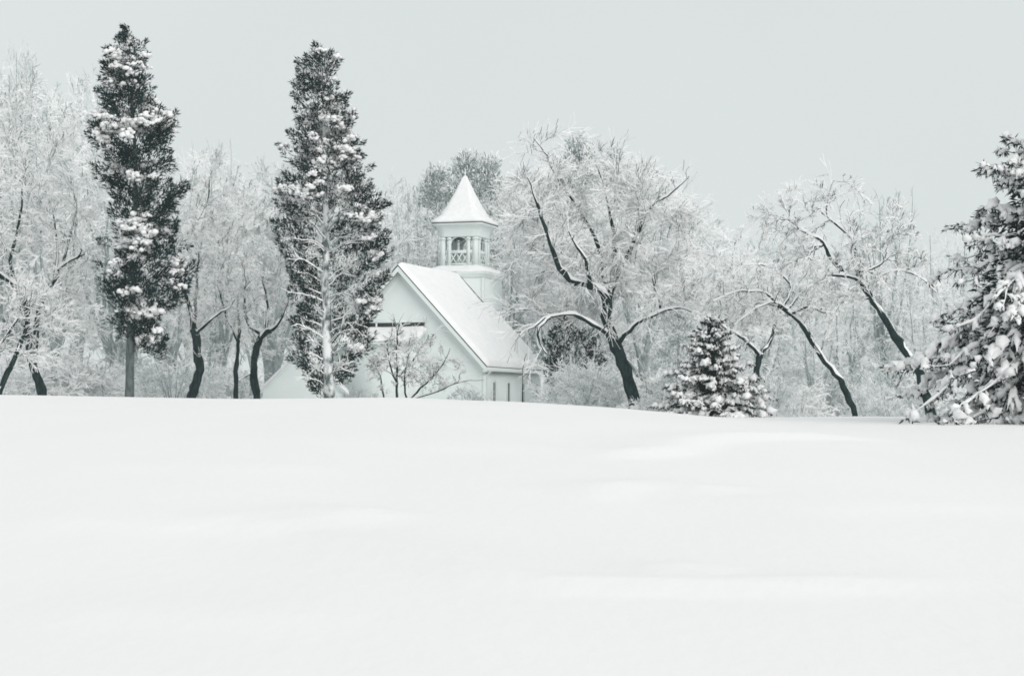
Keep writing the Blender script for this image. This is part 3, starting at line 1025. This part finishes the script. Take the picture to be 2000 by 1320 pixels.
def spruce(root, H, radius_fn, n_bough, snow_r, needle=(0.07, 0.15), az_range=(0, 2 * math.pi), droop=0.45, sub=9, sub_l=0.42, gap=0.25, z0=0.25, up_top=0.5, per=5, trunk_r=0.14, hang=0.16, n3=3, tiers=0, tier_blur=0.45, core=0):
    """Boughs in whorls with side sprays, needles all round them and snow lying along the top."""
    gt, gl, gs = Geo(), Geo(), Geo()
    zz = np.linspace(-0.3, H, 16)
    tubes(gt, np.stack([0.02 * np.sin(zz), 0.02 * np.cos(zz * 1.3), zz], 1)[None], np.linspace(trunk_r, 0.015, 16)[None], 9, 0.04)
    P1 = []
    for i in range(n_bough):
        f = (i + rng.uniform()) / n_bough
        z = z0 + (H - z0) * (1 - (1 - f) ** 0.62)
        if tiers:
            q = (z - z0) / (H - z0) * tiers
            z = z0 + (H - z0) * (math.floor(q) + 0.5 + (q % 1 - 0.5) * tier_blur) / tiers
        R = radius_fn(z) * rng.uniform(0.62, 1.18)
        a = i * 2.399 + rng.uniform(-0.4, 0.4)
        a = az_range[0] + (a % (2 * math.pi)) / (2 * math.pi) * (az_range[1] - az_range[0])
        dv = np.array([math.cos(a), math.sin(a), 0])
        h = z / H
        dr = droop * (1 - h * 1.15) * rng.uniform(0.7, 1.3)
        t = np.linspace(0, 1, 8)[:, None]
        lift = R * (0.28 * t - (dr + 0.28) * t ** 1.6 + 0.12 * t ** 4) + R * up_top * max(0, h - 0.45) * t * 1.5
        side = np.array([-dv[1], dv[0], 0]) * rng.normal() * 0.22 * R
        P1.append(np.array([0, 0, z]) + dv * R * t + side * t ** 2 + np.array([0, 0, 1.0]) * lift + rng.normal(size=(8, 3)) * 0.035 * R * t)
    P1 = np.array(P1)
    P1[..., 2] = np.maximum(P1[..., 2], 0.12)
    R1 = np.linspace(0.03, 0.008, 8)[None] * np.ones((n_bough, 1))
    tubes(gt, P1, R1, 5)
    # side sprays, left and right of the bough
    idx = np.repeat(np.arange(n_bough), sub)
    m = len(idx)
    t = np.clip(rng.uniform(0.22, 1.0, m), 0, 0.995)
    x = t * 7
    j = x.astype(int)
    f = (x - j)[:, None]
    p = P1[idx, j] * (1 - f) + P1[idx, j + 1] * f
    tg = norm(P1[idx, j + 1] - P1[idx, j])
    Lb = np.linalg.norm(np.diff(P1, axis=1), axis=2).sum(1)[idx]
    sd = norm(np.cross(tg, [0, 0, 1.0])) * np.where(rng.uniform(size=m) < 0.5, -1, 1)[:, None]
    a = rng.uniform(0.45, 1.1, m)[:, None]
    d = norm(tg * np.cos(a) + sd * np.sin(a))
    L = np.maximum(0.16, sub_l * Lb * (1.15 - t) * rng.uniform(0.6, 1.1, m))
    P2 = np.empty((m, 5, 3))
    P2[:, 0] = p
    for k in range(1, 5):
        d = norm(d + rng.normal(size=(m, 3)) * 0.08 + np.array([0, 0, -hang * rng.uniform(0.4, 1.5)]))
        P2[:, k] = P2[:, k - 1] + d * (L / 4)[:, None]
    P2[..., 2] = np.maximum(P2[..., 2], 0.08)
    tubes(gt, P2[:, ::2], np.linspace(0.012, 0.005, 3)[None] * np.ones((m, 1)), 3)
    # little twigs off the sprays
    P3, R3 = grow(P2, np.full(P2.shape[:2], 0.01), n3, (0.15, 1.0), (0.30, 0.55), (0.4, 0.9), 4, 0.06, -0.10, 0.006)
    # needles
    for PP, dens in ((P1, per), (P2, per), (P3, per * 0.6)):
        seg = np.linalg.norm(np.diff(PP, axis=1), axis=2)
        nseg = np.maximum(1, (seg / 0.10 * dens)).astype(int)
        nseg[:, :1] = (nseg[:, :1] * (0.4 if PP is P1 else 1)).astype(int)
        ii, kk = np.nonzero(nseg)
        cnt = nseg[ii, kk]
        ii, kk = np.repeat(ii, cnt), np.repeat(kk, cnt)
        f = rng.uniform(size=(len(ii), 1))
        q = PP[ii, kk] * (1 - f) + PP[ii, kk + 1] * f
        tt = norm(PP[ii, kk + 1] - PP[ii, kk])
        d = norm(tt * 0.75 + rng.normal(size=(len(ii), 3)) * 0.62 + np.array([0, 0, -0.30]))
        blades(gl, q, d, rng.uniform(*needle, len(ii)), rng.uniform(0.010, 0.022, len(ii)))
    # dense extra foliage close round the trunk, added as a dark fill behind the boughs
    if core:
        zc = z0 + (H * 0.97 - z0) * (1 - (1 - rng.uniform(size=core)) ** 0.6)
        ac = rng.uniform(0, 2 * math.pi, core)
        rc = np.array([radius_fn(z) for z in zc]) * rng.uniform(0.05, 0.62, core)
        pc = np.stack([np.cos(ac) * rc, np.sin(ac) * rc, zc - rc * droop * 0.45 * (1 - zc / H)], 1)
        pc[:, 2] = np.maximum(pc[:, 2], 0.1)
        dc = norm(pc * [1, 1, 0] + rng.normal(size=pc.shape) * 0.5 + [0, 0, -0.25])
        blades(gl, pc, dc, rng.uniform(0.12, 0.28, core), rng.uniform(0.02, 0.04, core))
    # snow along the top
    for PP, rr, sides in ((P1, snow_r * 0.5, 4), (P2, snow_r, 5), (P3, snow_r * 0.62, 4)):
        keep = rng.uniform(size=len(PP)) > gap
        Q = PP[keep]
        K = 7 if PP is P2 else (12 if PP is P1 else 4)
        uu = np.linspace(0.12 if PP is P1 else 0.0, 1.0, K) * (PP.shape[1] - 1)
        jj = np.minimum(uu.astype(int), PP.shape[1] - 2)
        ff = (uu - jj)[None, :, None]
        Q = Q[:, jj] * (1 - ff) + Q[:, jj + 1] * ff
        ld = rng.uniform(0.45, 1.25, (len(Q), 1))
        rad = rr * ld * (1.25 - 0.55 * np.clip(Q[:, :1, 2] / H, 0, 1)) * (1 + 0.42 * rng.normal(size=(len(Q), K))) * np.sin(np.linspace(0.35, 2.85, K))[None]
        rad = np.clip(rad, 0.012, None)
        rad[:, 0] *= 0.35
        rad[:, -1] *= 0.3
        tt, oo, s_ = frames(Q)
        Q = Q + oo * rad[..., None] * 0.6 + rng.normal(size=Q.shape) * rad[..., None] * 0.22
        tubes(gs, Q, rad, sides, 0.12)
    gt.build('trunk', M['bark'], root, True)
    gl.build('crown', M['spruce'], root)
    gs.build('snow_cover', M['snow'], root, True)
    return root


# the little spruce right of the apple tree
YS = 67.0
bs = P(1388, 812, YS)
bs[2] = gz(bs[0], bs[1]) - 0.05
rs_ = thing('spruce_tree', 'small snow-laden spruce shaped like a Christmas tree right of the crooked trunk', 'tree', bs)
spruce(rs_, 3.95, lambda z: float(np.interp(z, [0, 0.35, 0.9, 1.5, 2.1, 2.9, 3.5, 3.95], [1.9, 2.1, 2.2, 1.75, 1.1, 0.78, 0.45, 0.06])), 120, 0.070, sub=17, droop=0.30, gap=0.12, per=4.5, sub_l=0.36, hang=0.13, n3=1, tiers=7, z0=0.2, tier_blur=0.8, core=3000)

# the big evergreen at the right edge
YR = 46.0
br = P(2085, 838, YR)
br[2] = gz(br[0], br[1]) - 0.05
rr_ = thing('spruce_tree', 'big dark spruce with drooping snow-heaped boughs cut by the right edge', 'tree', br)


def rad_right(z):
    py = 838 - z / (YR / F)
    return np.interp(py, [215, 300, 360, 420, 480, 540, 600, 660, 720, 780, 838], [10, 92, 170, 178, 250, 280, 318, 322, 248, 228, 190]) * YR / F


spruce(rr_, 8.0, rad_right, 330, 0.084, needle=(0.09, 0.2), droop=0.85, sub=15, sub_l=0.28, gap=0.16, n3=1, tiers=12, core=18000, z0=0.15, up_top=0.7, per=2.2, trunk_r=0.22, hang=0.30)

# ------------------------------------------------------------------ bare trees
hero_tree('apple_tree', 'crooked old tree with dark forked trunk and white twigs right of the church', 72.0, [
    ([(1240, 800, 0), (1226, 735, 0), (1205, 680, 0), (1187, 630, 0), (1187, 585, 0)], 13, 9.5),
    ([(1187, 592, 0), (1165, 562, -.6), (1112, 545, -1.4), (1085, 505, -2.0), (1066, 450, -2.4), (1045, 385, -2.6), (1030, 345, -2.6)], 8.5, 1.3),
    ([(1168, 566, -.6), (1152, 548, -1.2), (1143, 508, -2.0), (1124, 478, -2.4), (1110, 450, -2.5)], 5.5, 1.2),
    ([(1187, 590, 0), (1200, 550, .4), (1225, 500, .2), (1262, 418, -1.0), (1312, 376, -1.6), (1345, 348, -1.9)], 6.5, 1.0),
    ([(1192, 655, 0), (1150, 628, -.4), (1115, 612, -.8), (1066, 622, -1), (1015, 655, -1.3)], 5.4, 1.4),
    ([(1075, 620, -1), (1052, 640, -1.2), (1053, 665, -1.2), (1066, 690, -1.3)], 3, 1.5),
    ([(1207, 672, 0), (1240, 635, -.4), (1288, 611, -.7), (1318, 600, -.8), (1350, 608, -.9)], 5.5, 1.6),
    ([(1290, 612, -.7), (1288, 585, -.7), (1278, 560, -.7)], 2.5, 1.5),
    ([(1187, 590, 0), (1180, 530, 1.2), (1150, 440, 1.6), (1085, 345, 1.2), (1066, 300, 1.0), (1042, 270, 1.0)], 6, 1.0),
    ([(1192, 575, 0), (1200, 480, 1.6), (1185, 380, 2.0), (1160, 310, 2.0)], 5, 1.5),
], [(1150, 440, 185, 150), (1080, 500, 100, 150), (1255, 450, 115, 140), (1110, 330, 110, 70), (1230, 580, 190, 55), (1040, 600, 60, 70), (1375, 570, 85, 45)], 205, n2=7, n3=5, n4=1, snow=(0.0055, 0.0155), k3=4)

hero_tree('leaning_tree', 'slim leaning trunk with arching snowy crown right of the little spruce', 70.0, [
    ([(1668, 806, 0), (1658, 780, 0), (1640, 742, 0), (1602, 690, 0), (1562, 632, 0), (1528, 598, 0)], 6.5, 4.5),
    ([(1532, 602, 0), (1490, 590, -.3), (1462, 598, -.5), (1440, 590, -.6)], 3, 1.0),
    ([(1545, 612, 0), (1580, 600, -.5), (1612, 612, -.9)], 3, 1.2),
    ([(1530, 602, 0), (1492, 572, -.8), (1440, 570, -1.2), (1392, 588, -1.5)], 2.6, 0.9),
    ([(1540, 606, 0), (1512, 590, -1), (1470, 606, -1.6), (1432, 636, -1.9)], 2.4, 0.8),
    ([(1528, 600, 0), (1545, 560, .5), (1510, 525, .9), (1480, 515, 1)], 3.5, 1.2),
    ([(1535, 605, 0), (1580, 560, .4), (1630, 545, .7)], 3, 1.2),
], [(1530, 570, 130, 60), (1440, 590, 95, 55), (1620, 620, 60, 50)], 115, n2=6, n3=5, n4=0, k3=3)

hero_tree('forked_tree', 'low forked trunk holding a twiggy crown just right of the spruce top', 78.0, [
    ([(1476, 800, 0), (1478, 730, 0), (1482, 700, 0), (1486, 690, 0)], 7, 6),
    ([(1486, 694, 0), (1460, 668, -.2), (1440, 652, -.4), (1402, 630, -.5)], 4.5, 1.5),
    ([(1486, 692, 0), (1505, 665, .2), (1513, 635, .3), (1526, 600, .4)], 4.5, 2),
], [(1470, 600, 100, 70), (1420, 560, 80, 80)], 70, n2=6, n3=5, n4=0, k3=3)

hero_tree('leaning_tree', 'long dark trunk leaning left with jagged upper limb beside the big right spruce', 64.0, [
    ([(1822, 818, 0), (1806, 770, 0), (1792, 722, 0), (1760, 676, 0), (1722, 612, 0), (1684, 556, 0), (1660, 540, 0), (1628, 535, 0)], 10.5, 4),
    ([(1652, 538, 0), (1622, 500, .2), (1606, 470, .1), (1575, 455, .1), (1558, 445, 0), (1546, 432, 0)], 5, 2),
    ([(1608, 478, .1), (1590, 482, .1), (1580, 500, 0)], 3, 1.5),
    ([(1672, 545, 0), (1678, 530, -.2), (1698, 528, -.3), (1732, 506, -.5)], 3.5, 1.5),
    ([(1700, 580, 0), (1680, 582, .3), (1652, 578, .5)], 2.5, 1.2),
    ([(1684, 556, 0), (1665, 470, .8), (1615, 420, 1.0), (1625, 360, 1)], 3.5, 1.2),
    ([(1700, 575, 0), (1740, 470, 1), (1780, 430, 1.2)], 3, 1),
    ([(1690, 562, 0), (1742, 530, .6), (1792, 538, .8), (1828, 572, .9)], 2.4, 0.8),
], [(1620, 440, 160, 90), (1500, 470, 80, 80), (1720, 500, 90, 90), (1640, 560, 120, 50), (1790, 510, 60, 60)], 150, n2=6, n3=5, n4=0, k3=3)

hero_tree('maple_tree', 'big spreading bare tree with dark forked trunk at far left edge', 78.0, [
    ([(84, 775, 0), (70, 728, 0), (60, 695, 0), (52, 640, 0), (46, 590, 0), (24, 552, 0), (-5, 534, -.2), (-60, 480, -.5)], 10, 5),
    ([(66, 715, 0), (72, 640, .2), (80, 592, .2), (106, 550, 0), (122, 520, -.2), (165, 496, -.5)], 7, 2),
    ([(46, 590, 0), (20, 522, .4), (32, 460, .6), (42, 400, .8), (46, 350, 1)], 4.5, 1.2),
    ([(106, 550, 0), (112, 480, .8), (100, 400, 1.2)], 3.2, 1.0),
    ([(122, 520, 0), (145, 430, -.3), (150, 400, -.4)], 2.6, 1.0),
], [(70, 350, 130, 200), (120, 480, 100, 150), (0, 400, 110, 220), (130, 600, 80, 90)], 165, n2=6, n3=5, n4=0, k3=3, depth=3.5)

hero_tree('thorn_tree', 'leaning dark trunk rising out of the bottom left corner of the wood', 72.0, [
    ([(-4, 775, 0), (12, 735, 0), (26, 705, 0), (45, 660, .3), (58, 600, .6)], 7, 3),
    ([(-30, 770, 0), (-5, 690, 0), (14, 655, 0), (40, 615, 0)], 8, 2),
], [(60, 620, 90, 90), (20, 680, 70, 70)], 60, n2=6, n3=5, n4=0, k3=3)

hero_tree('cherry_tree', 'thick curved dark trunk between the two cedars, leftmost of three', 84.0, [
    ([(374, 780, 0), (382, 750, 0), (390, 725, 0), (384, 690, 0), (384, 662, 0), (378, 640, 0)], 9.5, 8),
    ([(382, 668, 0), (370, 600, -.2), (350, 540, -.4), (340, 480, -.6)], 5, 1.5),
    ([(382, 650, 0), (420, 618, .3), (450, 600, .4)], 4.5, 1.5),
    ([(380, 650, 0), (385, 560, .6), (388, 490, .8)], 3.5, 1.0), ([(386, 430, 1.0), (405, 390, 1.0), (412, 330, 1.1)], 1.8, 0.8),
], [(390, 520, 80, 130), (420, 400, 60, 110), (350, 600, 50, 80)], 120, n2=6, n3=5, n4=0, k3=3)

hero_tree('cherry_tree', 'straight thin dark trunk between the two cedars, middle of three', 86.0, [
    ([(460, 782, 0), (461, 730, 0), (464, 690, 0), (468, 650, 0), (464, 590, 0)], 6, 2),
    ([(466, 670, 0), (440, 610, .4), (425, 560, .6)], 3, 1.2),
], [(465, 470, 60, 150), (450, 590, 60, 60)], 90, n2=6, n3=5, n4=0, k3=3)

hero_tree('cherry_tree', 'dark trunk bending right under a flat fork beside the shed roof, rightmost of three', 82.0, [
    ([(503, 782, 0), (497, 745, 0), (495, 715, 0), (503, 675, 0), (514, 652, 0), (528, 644, 0)], 8.5, 6),
    ([(514, 655, 0), (496, 644, .2), (480, 620, .4), (478, 560, .5)], 4.5, 1.5),
    ([(526, 646, 0), (545, 630, -.3), (562, 590, -.4)], 4, 1.5),
    ([(520, 648, 0), (522, 600, .8), (514, 540, 1)], 3.2, 1.0),
    ([(500, 720, 0), (480, 735, -.1), (468, 742, -.1)], 2, 1),
], [(520, 500, 60, 140), (500, 610, 70, 50), (555, 560, 35, 80)], 100, n2=6, n3=5, n4=0, k3=3)

hero_tree('young_tree', 'bushy many-stemmed bare sapling in front of the church wall', 77.0, [
    ([(776, 785, 0), (775, 740, 0), (776, 690, 0), (776, 645, 0)], 3.2, 1.2),
    ([(795, 785, 0), (790, 740, -.1), (793, 715, -.2)], 2.2, 1),
    ([(750, 785, 0), (745, 745, .1), (732, 705, .2)], 1.8, .8),
    ([(777, 750, 0), (762, 715, -.2), (756, 670, -.3)], 2, .8),
    ([(797, 782, 0), (830, 750, -.2), (862, 715, -.4), (880, 680, -.4)], 2.4, .8),
    ([(778, 735, 0), (805, 705, .3), (835, 660, .4)], 2, .8),
    ([(800, 780, 0), (850, 765, -.2), (900, 745, -.4), (945, 742, -.5)], 2, .8),
], [(800, 700, 85, 60), (850, 730, 70, 40), (745, 720, 35, 50)], 110, n2=5, n3=4, n4=0, snow=(0.008, 0.018), ridge=0.012, twig_min=0.006, k3=3)

hero_tree('thin_sapling', 'single thin bare shoot standing before the church side wall', 70.0, [
    ([(1019, 800, 0), (1020, 760, 0), (1022, 720, 0), (1027, 690, 0)], 1.1, .5),
], [(1025, 715, 10, 25)], 6, n2=2, n3=0, n4=0, snow=(0.006, 0.012), ridge=0.01)

# ------------------------------------------------------------------ the wood behind: a few kinds, copied one by one
def generic_tree(name, label, H, spread, n_targets, stems=5, bark='far_bark', fan=False, **kw):
    root = thing(name, label, 'tree')
    th = 0.28 * H if not fan else 0.35 * H
    LS = [resample([(0, 0, -0.4), (rng.normal() * .15, rng.normal() * .15, th * 0.5), (rng.normal() * .25, rng.normal() * .25, th)], 7, 0.02)]
    r0 = 0.013 * H + 0.03
    RS = [np.linspace(r0, r0 * 0.75, 7)]
    for i in range(stems):
        a = 2 * math.pi * i / stems + rng.uniform(-.4, .4)
        q = rng.uniform(0.35, 0.75) * spread
        top = H * rng.uniform(0.68, 0.98)
        d = np.array([math.cos(a), math.sin(a), 0])
        p0 = LS[0][rng.integers(4, 7)]
        LS.append(resample([p0, p0 + d * q * 0.5 + [0, 0, (top - th) * 0.35], p0 + d * q * 0.8 + [0, 0, (top - th) * 0.7], d * q + [0, 0, top]], 9, 0.06))
        RS.append(np.linspace(r0 * 0.6, 0.02, 9))
    env = [(0, 0, H * 0.62, spread, spread, H * 0.36), (0, 0, H * 0.4, spread * 0.8, spread * 0.8, H * 0.22)]
    return make_tree(root, LS, RS, env, n_targets, bark=bark, minz=0.5, **kw)


def bush(name, label, H, W, n, bark='far_bark', **kw):
    root = thing(name, label, 'bush')
    LS, RS = [], []
    for i in range(9):
        a = rng.uniform(0, 6.28)
        d = np.array([math.cos(a), math.sin(a), 0]) * W * rng.uniform(0.2, 0.7)
        LS.append(resample([d * 0.15 + [0, 0, -0.2], d * 0.5 + [0, 0, H * 0.45], d + [0, 0, H * rng.uniform(0.6, 0.9)]], 6, 0.03))
        RS.append(np.linspace(0.03, 0.012, 6))
    return make_tree(root, LS, RS, [(0, 0, H * 0.45, W, W, H * 0.5)], n, bark=bark, minz=0.05, ridge=0.03, trunk_sides=5, **kw)


protos = []
for i, (sp_, nt_, st) in enumerate(((4.2, 120, 5), (3.4, 105, 4), (4.8, 130, 6), (3.2, 100, 4))):
    protos.append(generic_tree('woodland_tree', 'x', 15.0, sp_, nt_, st, n2=6, n3=5, n4=0, k3=3, snow=(0.014, 0.032), twig_min=0.005, droop=-0.02, boughs_dark=False, twig_bark='rime_haze_bark'))
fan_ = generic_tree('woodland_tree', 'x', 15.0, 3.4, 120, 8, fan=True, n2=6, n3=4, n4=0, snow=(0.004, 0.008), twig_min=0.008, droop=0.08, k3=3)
bushes = [bush('snowy_bush', 'x', 3.0, 2.4, 75, n2=6, n3=5, n4=0, k3=3, snow=(0.010, 0.026), twig_min=0.004, boughs_dark=False, twig_bark='rime_haze_bark') for _ in range(2)]
used = set()


def place(proto, px, Y, H, h0, label, group, wide=1.0, rz=None):
    x = (px - 1000) / F * Y
    sc = H / h0
    loc = (x, Y, gz(x, Y) - 0.1)
    rz = rng.uniform(0, 6.28) if rz is None else rz
    if proto.name in used:
        return copy_thing(proto, loc, rz, (sc * wide, sc * wide, sc), label, group)
    used.add(proto.name)
    proto.location, proto.rotation_euler, proto.scale = loc, (0, 0, rz), (sc * wide, sc * wide, sc)
    proto['label'], proto['group'] = label, group
    return proto


def top_py(px):
    return np.interp(px, [-100, 0, 60, 130, 190, 330, 380, 420, 470, 560, 740, 790, 850, 960, 1040, 1200, 1300, 1370, 1400, 1500, 1640, 1700, 1790, 1840, 1900, 2050],
                     [80, 85, 120, 110, 170, 300, 320, 280, 320, 300, 350, 345, 370, 340, 290, 290, 310, 360, 425, 420, 405, 400, 440, 465, 450, 430])


ZONES = [(-300, 60, 'at the far left edge of the wood'), (60, 150, 'a little left of the dark cedar'), (150, 240, 'directly behind the dark cedar'), (240, 330, 'just right of the dark cedar'),
         (330, 420, 'above the thick curved trunk between the cedars'), (420, 500, 'midway between the two cedars'), (500, 600, 'above the low shed'), (600, 760, 'behind the pale cedar'),
         (760, 850, 'between pale cedar and belfry'), (850, 960, 'behind the belfry'), (960, 1060, 'just right of the belfry'), (1060, 1170, 'behind the left of the crooked tree'),
         (1170, 1280, 'behind the right of the crooked tree'), (1280, 1380, 'above the little spruce'), (1380, 1480, 'above the low forked trunk'), (1480, 1580, 'above the slim leaning trunk'),
         (1580, 1690, 'behind the jagged dark limb'), (1690, 1800, 'behind the long leaning trunk'), (1800, 1900, 'just left of the big right spruce'), (1900, 2400, 'behind the big right spruce')]
ROWS = {96: 'snow-white bare front-row tree', 112: 'pale bare second-row tree', 132: 'pale hazy third-row tree', 160: 'faint farthest-row tree'}


def zone(px, Y):
    for a, b, l in ZONES:
        if a <= px < b:
            return ROWS[Y] + ' ' + l, ROWS[Y].replace('tree', 'trees') + ' of the wood'
    return ROWS[Y] + ' ' + ZONES[-1][2], ROWS[Y].replace('tree', 'trees') + ' of the wood'


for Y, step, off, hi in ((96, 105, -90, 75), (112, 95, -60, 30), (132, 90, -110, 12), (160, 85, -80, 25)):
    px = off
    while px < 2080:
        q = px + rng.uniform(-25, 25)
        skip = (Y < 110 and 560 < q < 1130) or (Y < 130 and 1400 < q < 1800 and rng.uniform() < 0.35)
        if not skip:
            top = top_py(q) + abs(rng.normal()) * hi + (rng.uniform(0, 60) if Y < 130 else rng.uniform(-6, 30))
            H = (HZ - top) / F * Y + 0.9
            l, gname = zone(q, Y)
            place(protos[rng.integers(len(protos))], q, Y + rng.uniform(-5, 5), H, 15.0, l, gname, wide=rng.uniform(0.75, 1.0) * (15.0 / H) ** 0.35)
        px += step
place(fan_, 1722, 112, (HZ - 335) / F * 112 + 0.8, 15, 'round-topped twiggy grey tree rising above the leaning dark trunk', 'tall fan-shaped trees', 0.72)
place(fan_, 1862, 135, (HZ - 415) / F * 135 + 0.8, 15, 'small fan-topped grey tree just left of the big right spruce', 'tall fan-shaped trees', 0.8)
place(fan_, 412, 118, (HZ - 272) / F * 118 + 0.8, 15, 'slim grey treetop rising between the two cedars', 'tall fan-shaped trees', 0.45)
place(fan_, 40, 105, (HZ - 78) / F * 105 + 0.8, 15, 'grey treetop above the white twigs at the far left edge', 'tall fan-shaped trees', 0.4)
place(fan_, 800, 118, (HZ - 345) / F * 118 + 0.8, 15, 'thin grey tree rising between pale cedar and belfry', 'tall fan-shaped trees', 0.45)

BUSH_L = [(-100, 60, 'at the far left edge'), (60, 150, 'left of the dark cedar'), (150, 240, 'behind the dark cedar trunk'), (240, 330, 'right of the dark cedar trunk'), (330, 420, 'beside the thick curved trunk'),
          (420, 620, 'left of the shed'), (620, 800, 'beside the pale cedar trunk'), (800, 1000, 'below the church side corner'), (1000, 1120, 'right of the church side wall'), (1120, 1160, 'left of the crooked trunk'),
          (1160, 1230, 'touching the left of the crooked trunk'), (1230, 1300, 'at the foot of the crooked trunk'), (1300, 1420, 'behind the little spruce'), (1420, 1480, 'just right of the little spruce'),
          (1480, 1540, 'between little spruce and slim leaning trunk'), (1540, 1620, 'left of the slim leaning trunk'), (1620, 1700, 'behind the slim leaning trunk'), (1700, 1800, 'between the two leaning trunks'),
          (1800, 1880, 'behind the long leaning trunk base'), (1880, 2100, 'behind the big right spruce')]
spots = [(px, 90 + rng.uniform(-4, 10), rng.uniform(70, 150)) for px in range(-40, 480, 42)]
spots += [(px, 88 + rng.uniform(-4, 10), rng.uniform(70, 140)) for px in range(1140, 2000, 42)]
spots += [(1138, 73, 80), (1185, 74, 75), (1150, 80, 110), (1140, 84, 110), (1260, 69, 50), (1285, 71, 42), (1450, 71, 70), (1505, 74, 90), (1560, 76, 80), (1440, 68, 32), (1900, 72, 90), (1740, 75, 60), (915, 80, 40), (700, 79, 40), (1700, 80, 80)]
for px, Y, hp in spots:
    hit = [z for z in BUSH_L if z[0] <= px < z[1]] or [BUSH_L[-1]]
    H = hp / F * Y + 0.5
    size = 'low' if H < 1.9 else ('middling' if H < 2.6 else ('tall' if H < 3.4 else 'very tall'))
    place(bushes[rng.integers(2)], px, Y, H, 3.0, size + ' snowy twig bush ' + hit[0][2], 'snowy bushes along the wood edge', wide=rng.uniform(0.7, 1.1))


# pines behind, their haze put into pale foliage and extra snow
def pine(root, H, R, n=75, per=130):
    gt, gl, gs = Geo(), Geo(), Geo()
    zz = np.linspace(-0.3, H, 10)
    tubes(gt, np.stack([0 * zz, 0 * zz, zz], 1)[None], np.linspace(0.2, 0.02, 10)[None], 7)
    f = rng.uniform(0.25, 1, n)
    c = np.empty((n, 3))
    a = rng.uniform(0, 6.28, n)
    rr = R * np.interp(f, [0.2, 0.45, 0.8, 1], [0.9, 1, 0.6, 0.12]) * rng.uniform(0.3, 1.05, n)
    c[:, 0], c[:, 1], c[:, 2] = np.cos(a) * rr, np.sin(a) * rr, f * H
    k = np.repeat(np.arange(n), per)
    u = norm(rng.normal(size=(len(k), 3))) * rng.uniform(0.1, 1, (len(k), 1)) ** 0.5
    p = c[k] + u * [0.62, 0.62, 0.36]
    d = norm(u + [0, 0, 0.4] + rng.normal(size=u.shape) * 0.5)
    w = rng.uniform(size=len(k)) < np.clip(0.42 + 0.45 * u[:, 2], 0.08, 0.9)
    blades(gl, p[~w], d[~w], rng.uniform(0.12, 0.30, (~w).sum()), rng.uniform(0.018, 0.035, (~w).sum()))
    blades(gs, p[w], d[w], rng.uniform(0.12, 0.30, w.sum()), rng.uniform(0.02, 0.04, w.sum()))
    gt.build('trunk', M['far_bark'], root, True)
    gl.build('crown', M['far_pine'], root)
    gs.build('snow_cover', M['twig_snow'], root)
    return root


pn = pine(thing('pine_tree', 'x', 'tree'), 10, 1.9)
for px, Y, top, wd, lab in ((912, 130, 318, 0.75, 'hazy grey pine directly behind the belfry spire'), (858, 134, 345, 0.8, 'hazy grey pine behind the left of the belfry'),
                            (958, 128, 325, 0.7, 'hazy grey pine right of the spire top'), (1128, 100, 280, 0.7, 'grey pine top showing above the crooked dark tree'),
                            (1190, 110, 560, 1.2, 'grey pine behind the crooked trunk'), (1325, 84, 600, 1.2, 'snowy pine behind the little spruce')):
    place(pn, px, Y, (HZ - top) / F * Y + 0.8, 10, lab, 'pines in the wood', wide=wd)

# things of one row and place get told apart by their order from left to right
same = {}
for o in scene.objects:
    if o.parent is None and o.get('label'):
        same.setdefault(o['label'], []).append(o)
for lab, obs in same.items():
    if len(obs) > 1:
        obs.sort(key=lambda o: o.location.x / o.location.y)
        names = ['left one', 'right one'] if len(obs) == 2 else ['leftmost one', 'middle one', 'rightmost one', 'hindmost one']
        for o, nm in zip(obs, names):
            o['label'] = lab + ', ' + nm

# ------------------------------------------------------------------ winter haze
hz = Geo()
box_geo(hz, -140, 140, -25, 240, -3.5, 26)
ho = hz.build('haze', M['snow'])
ho.data.materials.clear()
hm = bpy.data.materials.new('haze')
hm.use_nodes = True
hm.node_tree.nodes.clear()
oo = hm.node_tree.nodes.new('ShaderNodeOutputMaterial')
pv = hm.node_tree.nodes.new('ShaderNodeVolumePrincipled')
pv.inputs['Color'].default_value = (0.90, 0.98, 0.98, 1)
pv.inputs['Density'].default_value = 0.00035
hm.node_tree.links.new(pv.outputs[0], oo.inputs['Volume'])
ho.data.materials.append(hm)
tag(ho, 'thin pale winter haze over the whole field and wood', None, kind='stuff')
